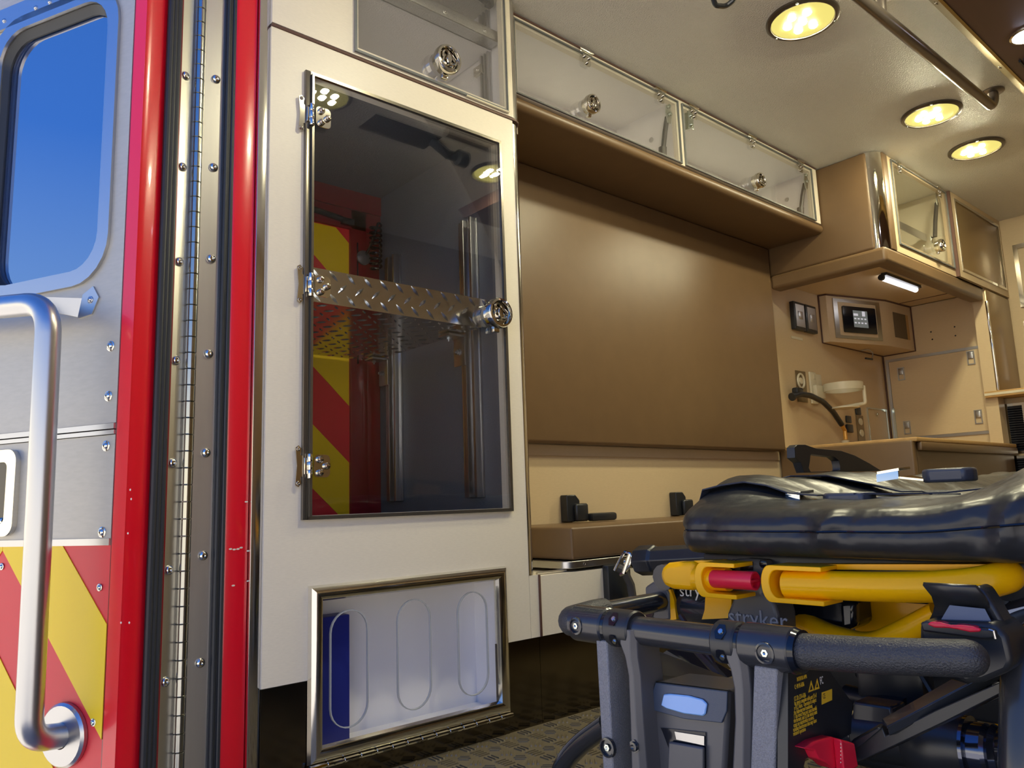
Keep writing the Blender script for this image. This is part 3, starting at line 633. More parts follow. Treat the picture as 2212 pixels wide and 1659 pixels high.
# brown door beyond
bc = root('forward_locker', (.2, 4.2, .93), 'brown metal-framed locker between the side cabinet and the front wall', 'cabinet')
q = bm_(); ringpanel(q, .20, .214, (3.735, 4.388), (1.452, CE-.001), [(3.775, 4.36, 1.49, 1.825)]); obj('locker_frame', q, BEIGE2, bc)
obx('upper_door', (.203, 3.776, 1.491), (.211, 4.359, 1.824), mat('bronze_anodised', (.34, .24, .12), .3, .6), bc, .002)
f = bm_(); ring(f, (.213, 3.77, 1.485), YH, ZH, .596, .345, .012, (.004, 0, 0)); obj('door_edge_trim', f, CHROME, bc)
obx('lower_door', (.150, 4.055, .955), (.212, 4.388, 1.448), mat('bronze_door', (.33, .23, .12), .32, .4), bc, .012)
q = bm_(); box(q, (.205, 4.040, .955), (.216, 4.054, 1.385), .003); obj('door_edge_trim', q, CHROME, bc)
q = bm_(); box(q, (.16, 4.02, .925), (.40, 4.388, .953), .002); obj('shelf_board', q, OAK, bc)
q = bm_(); box(q, (.16, 4.018, .934), (.402, 4.022, .945)); obj('edge_banding', q, CREAM, bc)
bk = [('seam_line', (.212, 3.7265, 1.452), (.216, 3.734, CE))]
obx('seam_line', (.186, 3.7265, 1.452), (.2145, 3.7345, CE-.001), BROWND, bc)
# vent cabinet
vc = root('vent_cabinet', (.3, 4.2, 0), 'beige lower cabinet with black louvred vents at the front bulkhead', 'cabinet')
obx('cabinet_body', (.145, 4.16, 0), (.48, 4.388, .924), BEIGE2, vc)
for z0, z1 in ((.662, .898), (.40, .652)):
    f = bm_(); ring(f, (.196, 4.159, z0), XH, ZH, .085, z1-z0, .012, (0, -.010, 0)); vf = obj('vent_frame', f, CHROME, vc)
    q = bm_(); box(q, (.207, 4.152, z0+.011), (.270, 4.158, z1-.011)); z = z0+.02
    while z < z1-.02: prism(q, [(.208, 4.152, z), (.269, 4.152, z), (.269, 4.146, z+.004), (.208, 4.146, z+.004)], (0, 0, .003)); z += .011
    obj('vent_louvre', q, SCR, vf)
f = bm_(); ring(f, ay(2192, 560, 4.388)-Vector((0, 0, .25)), XH, ZH, .30, .32, .02, (0, -.012, 0)); tag(obj('front_wall_frame', f, STEEL), 'polished metal frame on the beige front wall at the right edge', 'frame')
f = bm_(); ring(f, (.262, 4.388, 1.02), XH, ZH, .30, .30, .02, (0, -.012, 0)); tag(obj('front_wall_frame', f, STEEL), 'lower polished metal frame on the front wall beside the brown locker', 'frame')
# alcove walls
ob_ = obx('wall_rear_alcove', (-.33, 4.133, .705), (.165, 4.158, 1.4495), BEIGE2); ob_['kind'] = 'structure'; ob_.name = 'trim_6'
obx('trim_7', (.150, 4.05, .705), (.204, 4.132, .70+.75), BEIGE2)['kind'] = 'structure' if False else 'structure'
# latch panel
lpn = root('latched_panel', (-.09, 4.13, .77), 'beige access panel with four recessed metal latches in the alcove', 'panel')
f = bm_(); ring(f, (-.318, 4.1325, .765), XH, ZH, .462, .428, .014, (0, -.005, 0)); obj('panel_frame', f, ALU, lpn)
obx('panel_board', (-.303, 4.1315, .780), (.129, 4.129, 1.178), BEIGE2, lpn)
lt = None
for x, z in ((-.262, 1.075), (.072, 1.105), (-.262, .795), (.072, .815)):
    if lt is None:
        q = bm_(); ring(q, (x, 4.129, z), XH, ZH, .034, .068, .005, (0, -.005, 0)); box(q, (x+.006, 4.122, z+.03), (x+.028, 4.128, z+.062), .001); lt = obj('slide_latch', q, ALU, lpn); L0 = Vector((x, 0, z))
    else: dup(lt, Vector((x, 0, z))-L0)
q = bm_()
for px_, py_ in ((2011, 717), (2014, 733), (2062, 706), (2064, 725)): lathe(q, [(.004, 0), (0, .001)], ay(px_, py_, 4.1325), (0, -1, 0), 8)
tag(obj('screw_hole', q, SCR), 'four small empty screw holes in the alcove wall above the latched panel', 'screw hole', kind='stuff')
# monitor housing (corner wedge)
mh = root('monitor_housing', (-.28, 3.7, 1.25), 'beige corner housing with a small touch screen under the side cabinet', 'housing')
XW = -.331
pA = ax_(1757, 620, XW); pB = ax_(1768, 742, XW)     # left edge on wall
y0 = (pA.y+pB.y)/2; zt, zb = 1.449, 1.218
Yc = 4.130
# outline in plan: wall point, front-left corner, front-right corner, on the far wall
PL = [Vector((XW, y0, 0)), Vector((-.262, y0-.005, 0)), Vector((-.115, 3.80, 0)), Vector((-.125, Yc, 0)), Vector((XW, Yc, 0))]
def solvecorner(px_, py_top, py_bot):   # point whose vertical spans the two pixels
    best = None
    for i in range(400):
        Y = 3.3+i*.002; a = ay(px_, py_bot, Y)
        if best is None or abs(a.z-zb) < abs(best.z-zb): best = a
    return Vector((best.x, best.y, 0))
PL[1] = solvecorner(1793, 0, 738); PL[2] = solvecorner(1922, 0, 747); PL[3] = Vector((az(1977, 758, zb).x, Yc, 0)); 
PL[0].y = az(1768, 742, zb).y if az(1768, 742, zb).y < 3.8 else y0
PL[3].x = ay(1977, 758, Yc).x
q = bm_(); prism(q, [p+ZH*zb for p in PL], (0, 0, zt-zb)); obj('housing_box', q, BEIGE2, mh)
a_, b_ = PL[1], PL[2]; fu = (b_-a_).normalized(); fn = Vector((fu.y, -fu.x, 0)); wl = (b_-a_).length
def MP(s, z, off=0): return a_+fu*(s*wl)+ZH*(zb+(zt-zb)*z)+fn*off
f = bm_(); loopframe(f, [MP(.10, .09, .001), MP(.88, .09, .001), MP(.88, .93, .001), MP(.10, .93, .001)], [MP(.17, .15, .001), MP(.81, .15, .001), MP(.81, .86, .001), MP(.17, .86, .001)], fn*.004); obj('bezel', f, ALU, mh)
q = bm_(); prism(q, [MP(.17, .15, .001), MP(.81, .15, .001), MP(.81, .86, .001), MP(.17, .86, .001)], fn*.002); obj('mounting_plate', q, BEIGE2, mh)
q = bm_(); prism(q, rrect(MP(.235, .22, .003), fu, ZH, wl*.55, (zt-zb)*.56, .006), fn*.006); sc_ = obj('touch_screen', q, SCR, mh)
q = bm_(); prism(q, [MP(.40, .34, .0092), MP(.64, .34, .0092), MP(.64, .70, .0092), MP(.40, .70, .0092)], fn*.0004); obj('screen_display', q, SCREENON, sc_)
q = bm_()
for i in range(4):
    for j in range(2): prism(q, [MP(.412+.056*i, .42+.09*j, .0098), MP(.445+.056*i, .42+.09*j, .0098), MP(.445+.056*i, .45+.09*j, .0098), MP(.412+.056*i, .45+.09*j, .0098)], fn*.0003)
prism(q, [MP(.405, .585, .0098), MP(.48, .585, .0098), MP(.48, .635, .0098), MP(.405, .635, .0098)], fn*.0003); prism(q, [MP(.55, .585, .0098), MP(.60, .585, .0098), MP(.60, .69, .0098), MP(.55, .69, .0098)], fn*.0003)
obj('screen_tile', q, TILE, sc_)
a2, b2_ = PL[2], PL[3]; gu = (b2_-a2).normalized(); gn = Vector((gu.y, -gu.x, 0)); gl = (b2_-a2).length
GP = lambda s, z, off=0: a2+gu*(s*gl)+ZH*(zb+(zt-zb)*z)+gn*off
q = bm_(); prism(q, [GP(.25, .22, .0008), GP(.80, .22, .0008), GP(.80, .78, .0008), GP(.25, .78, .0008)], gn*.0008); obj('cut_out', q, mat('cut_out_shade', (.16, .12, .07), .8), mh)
q = bm_(); prism(q, [GP(.74, .22, .0018), GP(.83, .22, .0018), GP(.83, .78, .0018), GP(.74, .78, .0018)], gn*.001); obj('raw_edge', q, OAK, mh)
q = bm_()
for p_, r_ in zip(PL, PL[1:]): 
    u_ = r_-p_; tube(q, [p_+ZH*(zt-.002)+Vector((.003, -.003, 0)), r_+ZH*(zt-.002)+Vector((.003, -.003, 0))], .004, 6)
tube(q, [PL[0]+ZH*zt+Vector((.002, -.002, 0)), PL[0]+ZH*zb+Vector((.002, -.002, 0)), PL[4]+ZH*zb+Vector((.002, -.002, -.002)), PL[3]+ZH*zb+Vector((.002, -.002, -.002)), PL[3]+ZH*zt+Vector((.002, -.003, 0))], .004, 6)
obj('seam_gasket', q, BROWND, mh)
# hook lamp wire
q = bm_(); tube(q, [ax_(1862, 757, -.29), ax_(1876, 755, -.285), ax_(1886, 762, -.28), ax_(1884, 773, -.28)], .0028, 8, smooth=.01); hk = tag(obj('wire_hook', q, ALU), 'bent white wire hook with black tip below the screen housing', 'hook')
q = bm_(); tube(q, [ax_(1870, 774, -.28), ax_(1884, 776, -.28)], .005, 8); obj('hook_tip', q, BLK, hk)
# regulator pair
for k, (px0, lab) in enumerate(((1705, 'left one of the two black framed wall switches in the alcove'), (1731, 'right one of the two black framed wall switches in the alcove'))):
    p = ax_(px0, 664+(9 if k else 0), XW); p2 = ax_(px0+24, 664+(9 if k else 0), XW)
    r = root('wall_switch', (XW, p.y+.05, 1.25), lab, 'switch', 'pair of wall switches in the alcove')
    ya_, yb_ = p.y, p.y+.098; z0, z1 = 1.248, 1.378
    obx('switch_housing', (XW, ya_, z0), (XW+.022, yb_, z1), BLK, r, .003)
    obx('switch_plate', (XW+.0221, ya_+.012, z0+.014), (XW+.0235, yb_-.010, z1-.012), ALU, r)
    q = bm_(); box(q, (XW+.0236, ya_+.032, z0+.05), (XW+.026, yb_-.030, z0+.086), .001); obj('rocker', q, ALU, r)
p = ax_(1709, 727, XW); tag(obx('label_strip', (XW, p.y, p.z-.008), (XW+.001, p.y+.10, p.z+.004), CREAM), 'narrow pale label strip under the two wall switches', 'label')
# outlet + hose
r = root('oxygen_outlet', (XW, 3.3, 1.0), 'bronze wall outlet plate with a ringed port behind the black hose', 'outlet')
p = ax_(1717, 800, XW); p2 = ax_(1738, 860, XW)
obx('outlet_plate', (XW, p.y, p2.z-.02), (XW+.004, p.y+.085, p.z), mat('bronze_plate', (.25, .19, .11), .3, .8), r)
pc = ax_(1729, 823, XW+.004); q = bm_(); tube(q, [pc+Vector((.003, .028*math.cos(a/3), .032*math.sin(a/3))) for a in range(20)], .005, 8); lathe(q, [(.016, 0), (.014, .006), (0, .006)], pc, XH, 16); obj('port_ring', q, CREAM, r)
r = root('black_hose', (XW+.03, 3.4, .9), 'curved black hose with a brass fitting plugged into the wall outlet', 'hose')
pts = [ax_(1712, 857, -.30), ax_(1730, 851, -.29), ax_(1752, 855, -.28), ax_(1778, 868, -.28), ax_(1800, 890, -.28), ax_(1818, 917, -.285)]
q = bm_(); tube(q, pts, .0125, 12, smooth=.02); lathe(q, [(0, -.006), (.018, -.006), (.018, .004), (0, .004)], pts[0], pts[1]-pts[0], 14); box(q, pts[1]+Vector((-.03, -.025, 0)), pts[1]+Vector((.0, .03, .03)), .008); obj('hose', q, BLK, r)
q = bm_(); tube(q, [pts[-1]-Vector((0, .003, -.004)), ax_(1825, 930, -.285), ax_(1827, 950, -.285)], .009, 10); obj('brass_fitting', q, mat('amber_tube', (.65, .33, .06), .3, .3), r)
q = bm_(); lathe(q, [(.0, -.02), (.012, -.02), (.02, 0), (0, .004)], ax_(1826, 952, -.285), ZH, 12); obj('hose_clip', q, CREAM, r)
# bottle bracket (cream wall bracket with loop)
r = root('suction_bracket', (XW, 3.5, 1.0), 'cream plastic suction canister bracket with an open ring on the alcove wall', 'bracket')
p = ax_(1745, 803, XW); q = bm_(); box(q, (XW, p.y, .915), (XW+.010, p.y+.055, 1.063), .003); box(q, (XW, p.y+.055, .99), (XW+.004, p.y+.115, 1.058), .002); box(q, (XW+.010, p.y+.028, 1.03), (XW+.012, p.y+.044, 1.052), .001); obj('wall_plate', q, CREAM, r)
q = bm_(); cy_, cx_ = p.y+.11, XW+.105
for i, (z0_, z1_, rr) in enumerate(((.985, 1.012, .085),)):
    outr, inr = [], []
    for k in range(36):
        a = 2*math.pi*k/36; outr.append(Vector((cx_+rr*math.cos(a), cy_+rr*math.sin(a), .968))); inr.append(Vector((cx_+(rr-.007)*math.cos(a), cy_+(rr-.007)*math.sin(a), .968)))
    loopframe(q, outr, inr, (0, 0, .034))
box(q, (XW+.01, p.y+.01, .94), (XW+.03, p.y+.09, 1.0), .004)
obj('ring', q, CREAM, r)
q = bm_(); px__ = Vector((cx_+.075, cy_+.04, 0)); tube(q, [px__+ZH*.985, px__+ZH*.905, Vector((XW+.02, cy_+.03, .895))], .008, 8, smooth=.01); lathe(q, [(0, 0), (.06, 0), (.06, .006), (0, .006)], (cx_, cy_, .888), ZH, 24); obj('support_arm', q, CREAM, r)
# outlets
r = root('duplex_outlet', (XW, 3.75, .8), 'bronze duplex power outlet with two cream sockets in the alcove', 'outlet')
p = ax_(1848, 897, XW); obx('outlet_plate', (XW, p.y, .750), (XW+.004, p.y+.072, p.z), MATS['bronze_plate'], r)
for z in (.862, .806):
    q = bm_(); lathe(q, [(.020, 0), (.019, .004), (0, .004)], (XW+.004, p.y+.036, z-.01), XH, 18, (1, .9)); obj('socket', q, CREAM, r)
p = ax_(1847, 888, XW); tag(obx('toggle_switch', (XW, p.y, p.z-.018), (XW+.008, p.y+.05, p.z+.02), BLK, bev=.003), 'small black switch directly above the duplex outlet', 'switch')
p = ax_(1826, 906, XW); tag(obx('toggle_switch', (XW, p.y, p.z-.016), (XW+.008, p.y+.05, p.z+.018), BLK, bev=.003), 'small black switch beside the end of the hose', 'switch')
p = ax_(1826, 922, XW); tag(obx('power_socket', (XW, p.y, p.z-.028), (XW+.014, p.y+.055, p.z+.012), BLK, bev=.004), 'black round-cornered socket under the switch at the hose end', 'socket')
p = ax_(1872, 880, XW); f = bm_(); ring(f, (XW, p.y, .73), YH, ZH, 4.10-p.y, p.z-.73, .006, (.004, 0, 0)); screw(f, (XW+.002, (p.y+4.1)/2, p.z-.03), XH, .006); box(f, (XW, 4.06, p.z-.012), (XW+.006, 4.10, p.z)); tag(obj('hinged_hatch', f, ZINC), 'small hatch outlined in pale metal at the alcove corner', 'hatch')
q = bm_(); box(q, (XW, 4.123, .705), (XW+.006, 4.131, 1.22)); tag(obj('trim_8', q, BROWND), kind='structure')
p = ay(1930, 882, 4.128); tag(obx('corner_bracket', (p.x-.004, 4.120, .72), (p.x+.006, 4.128, p.z), ZINC), 'upright pale metal strip on the left side of the latched panel', 'bracket')
# counter
ct = root('counter_cabinet', (0, 3.5, .2), 'brown padded counter behind the head of the stretcher', 'counter')
q = bm_(); box(q, (-.325, 3.0, .30), (.218, 3.03, .698), .010, 3); obj('padded_side', q, BROWN, ct)
q = bm_(); box(q, (-.33, 3.032, .200), (.215, 4.13, .690)); obj('counter_body', q, BROWN, ct)
q = bm_(); box(q, (-.331, 3.004, .690), (.232, 4.13, .706), .003); obj('counter_top', q, OAK, ct)
q = bm_(); box(q, (.216, 3.035, .655), (.236, 4.13, .690), .008, 2); obj('padded_edge', q, BROWN, ct)

# ================================================================== CEILING THINGS
def lamp(x, y, label, grp='round ceiling lamps'):
    r = root('ceiling_lamp', (x, y, CE), label, 'lamp', grp)
    q = bm_(); lathe(q, [(.100, 0), (.100, -.006), (.094, -.010), (.087, -.010), (.085, -.006), (.085, 0)], (x, y, CE), ZH, 48); obj('bezel', q, mat('bronze_bezel', (.12, .10, .08), .3, .7) if 'bronze_bezel' not in MATS else MATS['bronze_bezel'], r)
    q = bm_(); lathe(q, [(.0855, -.0065), (.07, -.010), (.04, -.012), (0, -.0125)], (x, y, CE), ZH, 40); obj('lens', q, LENS, r)
    for k in range(6):
        a = math.radians(60*k+15); c = Vector((x+.042*math.cos(a), y+.042*math.sin(a), CE-.0115)) if k else Vector((x, y, CE-.0125))
        q = bm_(); lathe(q, [(.0118, -.0002), (.009, -.0035), (0, -.0045)], c, ZH, 14); obj('led', q, LED, r)
    for k in range(3):
        a = math.radians(120*k+50); q = bm_(); screw(q, (x+.094*math.cos(a), y+.094*math.sin(a), CE-.009), -ZH, .0035); obj('bezel_screw', q, ZINC, r)
    return r
lamp(.449, 1.983, 'largest round lit lamp at the top edge of the photo')
lamp(.456, 2.886, 'round lit lamp just under the end of the ceiling rail')
lamp(.453, 3.340, 'farthest round lit lamp above the side cabinet')
lamp(.760, 1.095, 'round ceiling lamp over the stretcher, seen mirrored in the smoked glass')
lamp(.875, 1.93, 'round ceiling lamp beside the brown console')
hr = root('ceiling_hand_rail', (.65, 2.2, CE), 'long grey grab rail under the ceiling beside the brown console', 'rail')
q = bm_(); tube(q, [(.625, 1.50, CE-.06), (.648, 2.87, CE-.06), (.652, 2.893, CE-.035), (.652, 2.893, CE-.004)], .0165, 16, smooth=.02); obj('rail_tube', q, mat('bronze_tube', (.22, .19, .17), .28, .8), hr)
q = bm_(); lathe(q, [(.0, -.008), (.030, -.008), (.036, -.004), (.036, 0)], (.652, 2.893, CE), ZH, 24); obj('rail_flange', q, MATS['bronze_tube'], hr)
q = bm_(); lathe(q, [(.0, -.055), (.012, -.055), (.014, -.01), (.034, -.006), (.036, 0)], (.636, 2.06, CE), ZH, 24); obj('rail_flange', q, MATS['bronze_tube'], hr)
q = bm_(); tube(q, [az(1540, -5, CE-.02), az(1545, 12, CE-.035), az(1568, 14, CE-.03), az(1585, 0, CE-.02), az(1590, -12, CE-.01)], .007, 10, smooth=.012); tag(obj('fluid_bag_hook', q, BLKG), 'black curved hook under the ceiling at the top edge', 'hook')
r = root('ceiling_bracket', (.82, 1.45, CE), 'dark ceiling bracket with a hanging swivel, seen mirrored in the smoked glass', 'bracket')
q = bm_(); box(q, (.76, 1.30, CE-.004), (.88, 1.58, CE-.0003), .001); obj('bracket_plate', q, BLK, r)
q = bm_(); tube(q, [(.80, 1.56, CE-.004), (.78, 1.62, CE-.05), (.76, 1.66, CE-.06)], .018, 12); lathe(q, [(0, -.03), (.03, -.02), (.03, .02), (0, .03)], (.76, 1.67, CE-.06), YH, 16); obj('swivel', q, BLK, r)
oc2 = root('ceiling_console', (.95, 3, 1.8), 'brown raised ceiling console with bronze edge in the top right corner', 'console')
q = bm_(); prism(q, [(.722, 2.05, CE-.001), (.766, 2.05, 1.800), (1.25, 2.05, 1.800), (1.29, 2.05, CE-.001)], (0, 2.33, 0)); obj('console_body', q, mat('maroon_laminate', (.13, .065, .050), .35), oc2)
q = bm_(); prism(q, [(.714, 2.05, CE-.001), (.760, 2.05, 1.796), (.768, 2.05, 1.796), (.768, 2.05, 1.7995), (.7640, 2.05, 1.7998), (.721, 2.05, CE-.0012)], (0, 2.33, 0)); obj('console_edge', q, mat('bronze_edge', (.42, .32, .14), .25, .9), oc2)
q = bm_()
for y in (2.17, 2.68, 3.2): screw(q, (.736, y, 1.826), (-.78, 0, -.6), .005)
obj('edge_screw', q, CHROME, oc2)
pk = az(2204, 80, 1.80); q = bm_(); lathe(q, [(.040, 0), (.040, -.006), (.03, -.012), (.0, -.016)], (pk.x+.02, pk.y, 1.7998), ZH, 24); obj('spot_lens', q, PUCK, oc2)
q = bm_(); lathe(q, [(.048, 0), (.047, -.005), (.041, -.006), (.041, 0)], (pk.x+.02, pk.y, 1.7998), ZH, 28); obj('spot_bezel', q, CHROME, oc2)
p = az(2085, 0, 1.80); q = bm_(); lathe(q, [(.012, 0), (.010, -.004), (0, -.006)], (p.x+.03, p.y-.04, 1.7998), ZH, 16); obj('red_indicator', q, emat('red_glow', (1, .03, .03), 3), oc2)
p = az(2200, 130, 1.80); q = bm_()
for k in range(5): box(q, (p.x+.012*k, p.y, 1.792), (p.x+.005+.012*k, p.y+.09, 1.7998))
obj('grille', q, BLK, oc2)

# ================================================================== FLOOR TREAD
q = bm_(); c_ = .0405
def fbar(cx, cy, ang, L=.030, w=.0042, h=.0028):
    u = Vector((math.cos(ang), math.sin(ang), 0)); v = Vector((-u.y, u.x, 0)); c = Vector((cx, cy, 0))
    lo = [c+u*L/2+v*w/2, c-u*L/2+v*w/2, c-u*L/2-v*w/2, c+u*L/2-v*w/2]; hi = [c+(p-c)*.86+ZH*h for p in lo]
    a = [q.verts.new(p) for p in lo]; b = [q.verts.new(p) for p in hi]
    q.faces.new(b)
    for k in range(4): q.faces.new((a[k], a[(k+1) % 4], b[(k+1) % 4], b[k]))
for i in range(34):
    for j in range(30):
        cx, cy = .02+c_*i, .48+c_*j
        if i % 2 == 0: kind = 0 if j % 2 == 0 else 1
        else: kind = 2 if j % 2 == 0 else 3
        ang = (0, -math.pi/4, math.pi/2, math.pi/4)[kind]
        n = 3 if kind in (0, 1, 3) else 4
        px_, py_ = -math.sin(ang), math.cos(ang)
        for k in range(n):
            t = (k-(n-1)/2)*.0095; fbar(cx+px_*t, cy+py_*t, ang, .028 if kind != 3 or k == 1 else .022)
tag(obj('floor_tread', q, FLOORM, smooth=False), kind='structure'); bpy.data.objects['floor_tread'].parent = bpy.data.objects['floor']; bpy.data.objects['floor_tread']['kind'] = 'stuff'

# ================================================================== STRETCHER
YB = .80
st = root('stretcher', (.88, 1.8, .0), 'black and yellow powered ambulance stretcher with its foot end towards the viewer', 'stretcher')
def B(px_, py_, Y=YB): return ay(px_, py_, Y)
# cross bar, collars, grips
bl, bm2, br = B(1287, 1347), B(1469, 1374), B(1671, 1402)
zb_ = (bl.z+br.z)/2
bar = lambda x: Vector((x, YB, zb_))
xs = lambda px_, py_: B(px_, py_).x
q = bm_(); tube(q, [bar(xs(1262, 1340)), bar(xs(1745, 1410))], .0178, 24); obj('lift_bar', q, BLKM, st)
def collar(x0, x1, r=.0235, name='bar_collar', m=BLK):
    q = bm_(); lathe(q, [(.0178, 0), (r-.002, 0), (r, .0025), (r, x1-x0-.0025), (r-.002, x1-x0), (.0178, x1-x0)], bar(x0), XH, 32); return obj(name, q, m, st)
xc = [xs(1248, 1340), xs(1318, 1352), xs(1325, 1354), xs(1378, 1362), xs(1556, 1388), xs(1606, 1394), xs(1614, 1396), xs(1724, 1408)]
collar(xc[0], xc[1], .0245, m=BLKM); collar(xc[2], xc[3], .0245, m=BLK); collar(xc[4], xc[5], .0245, m=BLK); collar(xc[6], xc[7], .0250, m=BLKM)
for a, b__ in ((xc[1], xc[2]), (xc[5], xc[6])):
    q = bm_(); lathe(q, [(.0178, 0), (.0222, 0), (.0222, b__-a), (.0178, b__-a)], bar(a), XH, 28); obj('collar_ring', q, SCR, st)
q = bm_(); lathe(q, [(.0178, 0), (.0243, 0), (.0225, .006), (.0178, .006)], bar(xc[7]), XH, 28); obj('collar_ring', q, SCR, st)
def torx(p, n, r=.0095):
    q = bm_(); lathe(q, [(r*1.3, -.003), (r*1.22, .0016), (r*.98, .0022), (r*.92, -.0010), (0, -.0010)], p, n, 20); k_ = bm_(); lathe(k_, [(r*.5, 0), (r*.45, .0016), (r*.2, .0018), (0, .0005)], p, n, 6); obj('bolt_core', k_, ZINC, st); return q
nn = Vector((.25, -.97, 0)).normalized()
for x_, z_ in ((xs(1270, 1345), .0), (xs(1678, 1408), -.002)):
    obj('torx_bolt', torx(Vector((x_, YB-.0240, zb_+z_)), Vector((0, -1, 0))), BLKG, st)
def hexhole(px_, py_, ang):
    n = Vector((0, -math.cos(ang), math.sin(ang))); x_ = xs(px_, py_); c = Vector((x_, YB, zb_))+n*.0240
    q = bm_(); v = n.cross(XH); prism(q, [c+(XH*math.cos(math.radians(60*k))*.0080+v*math.sin(math.radians(60*k))*.0105) for k in range(6)], n*.0012); obj('hex_socket', q, SCR, st)
    q = bm_(); lathe(q, [(.0035, 0), (.003, .002), (0, .0022)], c+n*.001+XH*.001, n, 10); obj('hex_bolt', q, ZINC, st)
for px_, py_ in ((1348, 1356), (1580, 1390)):
    hexhole(px_, py_, .62); hexhole(px_, py_, -.58)
# left grip bend, running back
xL = .590
q = bm_(); tube(q, [bar(xc[0]+.012), bar(xL), Vector((xL, YB+.055, zb_+.004)), Vector((xL, YB+.075, zb_+.004))], .0205, 18, smooth=.030); obj('grip', q, GRIP, st)
q = bm_(); tube(q, [Vector((xL, YB+.06, zb_+.004)), Vector((xL, 1.06, zb_+.006))], .0155, 16); obj('side_tube', q, BLKG, st)
# right grip
xR = xs(2046, 1430)
q = bm_(); pe = B(2092, 1422); tube(q, [bar(xc[7]), B(1900, 1417), pe]+[pe+Vector((.0172*math.sin(math.radians(a)), 0, 0)) for a in (20, 40, 55, 70, 82)], [.0188, .0178, .0170]+[.0170*math.cos(math.radians(a)) for a in (20, 40, 55, 70, 82)], 22); obj('grip', q, GRIP, st)
# posts and straps under the bar
def post(p0, p1, w0, w1, dep, m, name, Y0=YB-.018, bevel=.002, off=0):
    a, b__ = ay(*p0, Y0), ay(*p1, Y0); q = bm_(); L = []
    b2 = a+(b__-a)*1.9; w2 = w0+(w1-w0)*1.9
    for c, w in ((a, w0), (b__, w1), (b2, w2)):
        L.append([Vector((c.x-w/2, Y0+off, c.z)), Vector((c.x+w/2, Y0+off, c.z)), Vector((c.x+w/2, Y0+dep, c.z)), Vector((c.x-w/2, Y0+dep, c.z))])
    loft(q, L); return obj(name, q, m, st, bev=bevel)
pxm = lambda n: n/1690
post((1299, 1383), (1313, 1659), pxm(34), pxm(30), .052, GREYP, 'post')
post((1653, 1441), (1647, 1659), pxm(48), pxm(50), .058, GREYP, 'post')
obj('torx_bolt', torx(ay(1312, 1615, YB-.020), Vector((0, -1, 0)), .010), BLKG, st)
def strap(pts, w, dep, name):
    q = bm_(); L = []
    for (px_, py_), w_ in zip(pts, w):
        c = ay(px_, py_, YB-.022); wd = pxm(w_)
        L.append([Vector((c.x-wd/2, YB-.022+.004, c.z)), Vector((c.x-wd/2+.003, YB-.022, c.z)), Vector((c.x+wd/2-.006, YB-.022, c.z)), Vector((c.x+wd/2, YB-.014, c.z)), Vector((c.x+wd/2, YB+dep, c.z)), Vector((c.x-wd/2, YB+dep, c.z))])
    loft(q, L); return obj(name, q, GREYS, st, bev=.001)
strap([(1351, 1360), (1352, 1392), (1358, 1420), (1365, 1460), (1370, 1560), (1375, 1659), (1380, 1800)], [44, 42, 30, 28, 30, 36, 40], .030, 'strap_bracket')
strap([(1582, 1392), (1584, 1420), (1592, 1450), (1598, 1490), (1600, 1560), (1597, 1659), (1590, 1800)], [44, 42, 36, 32, 32, 36, 40], .030, 'strap_bracket')
q = bm_(); c = ay(1371, 1612, YB-.0225); prism(q, [c+Vector((math.cos(math.radians(60*k+30))*.008, 0, math.sin(math.radians(60*k+30))*.008)) for k in range(6)], (0, -.001, 0)); lathe(q, [(.006, 0), (.0055, .004), (.003, .0045), (0, .002)], c, (0, -1, 0), 14); obj('hex_bolt', q, BLKG, st)
# central plastic housing with pale blue lens
YC = YB+.012
hp = [(1418, 1472), (1575, 1492), (1572, 1560), (1566, 1659), (1560, 1800), (1408, 1800), (1402, 1659), (1396, 1535)]
q = bm_(); prism(q, [ay(px_, py_, YC) for px_, py_ in hp], (0, .07, 0)); ch_ = obj('centre_housing', q, GREYS, st, bev=.005)
q = bm_(); prism(q, [ay(1418, 1472, YC), ay(1575, 1492, YC), ay(1585, 1475, YC+.05), ay(1400, 1455, YC+.05)], (0, .01, -.004)); prism(q, [ay(1375, 1410, YC+.09), ay(1410, 1408, YC+.09), ay(1585, 1475, YC+.06), ay(1405, 1458, YC+.05)], (0, .01, 0)); obj('housing_top', q, BLK, st)
q = bm_(); prism(q, [ay(px_, py_, YC-.001) for px_, py_ in ((1419, 1474), (1574, 1493), (1573, 1535), (1562, 1561), (1480, 1552), (1400, 1530))], (0, -.003, 0)); obj('housing_face', q, mat('dark_blue_grey', (.045, .062, .10), .42, bump=(900, .3, .0006)), ch_, bev=.001)
q = bm_(); lp_ = [(1436, 1499), (1450, 1498), (1490, 1502), (1520, 1510), (1530, 1520), (1526, 1542), (1520, 1546), (1480, 1541), (1442, 1530), (1430, 1523)]
prism(q, [ay(a, b__, YC-.004) for a, b__ in lp_], (0, -.003, 0)); obj('lens', q, BLULENS, ch_, bev=.0015)
q = bm_(); prism(q, [ay(a, b__, YC-.001) for a, b__ in ((1428, 1572), (1525, 1582), (1527, 1800), (1436, 1800), (1443, 1700), (1447, 1620), (1432, 1580))], (0, -.001, 0)); obj('recess', q, SCR, ch_)
q = bm_(); prism(q, [ay(a, b__, YC-.0025) for a, b__ in ((1458, 1580), (1522, 1590), (1522, 1610), (1462, 1597))], (0, -.001, 0)); obj('metal_tab', q, ALU, ch_)
q = bm_(); prism(q, [ay(a, b__, YC-.0025) for a, b__ in ((1450, 1600), (1524, 1613), (1524, 1800), (1442, 1800))], (0, -.006, 0)); obj('paddle', q, GREYS, ch_, bev=.002)
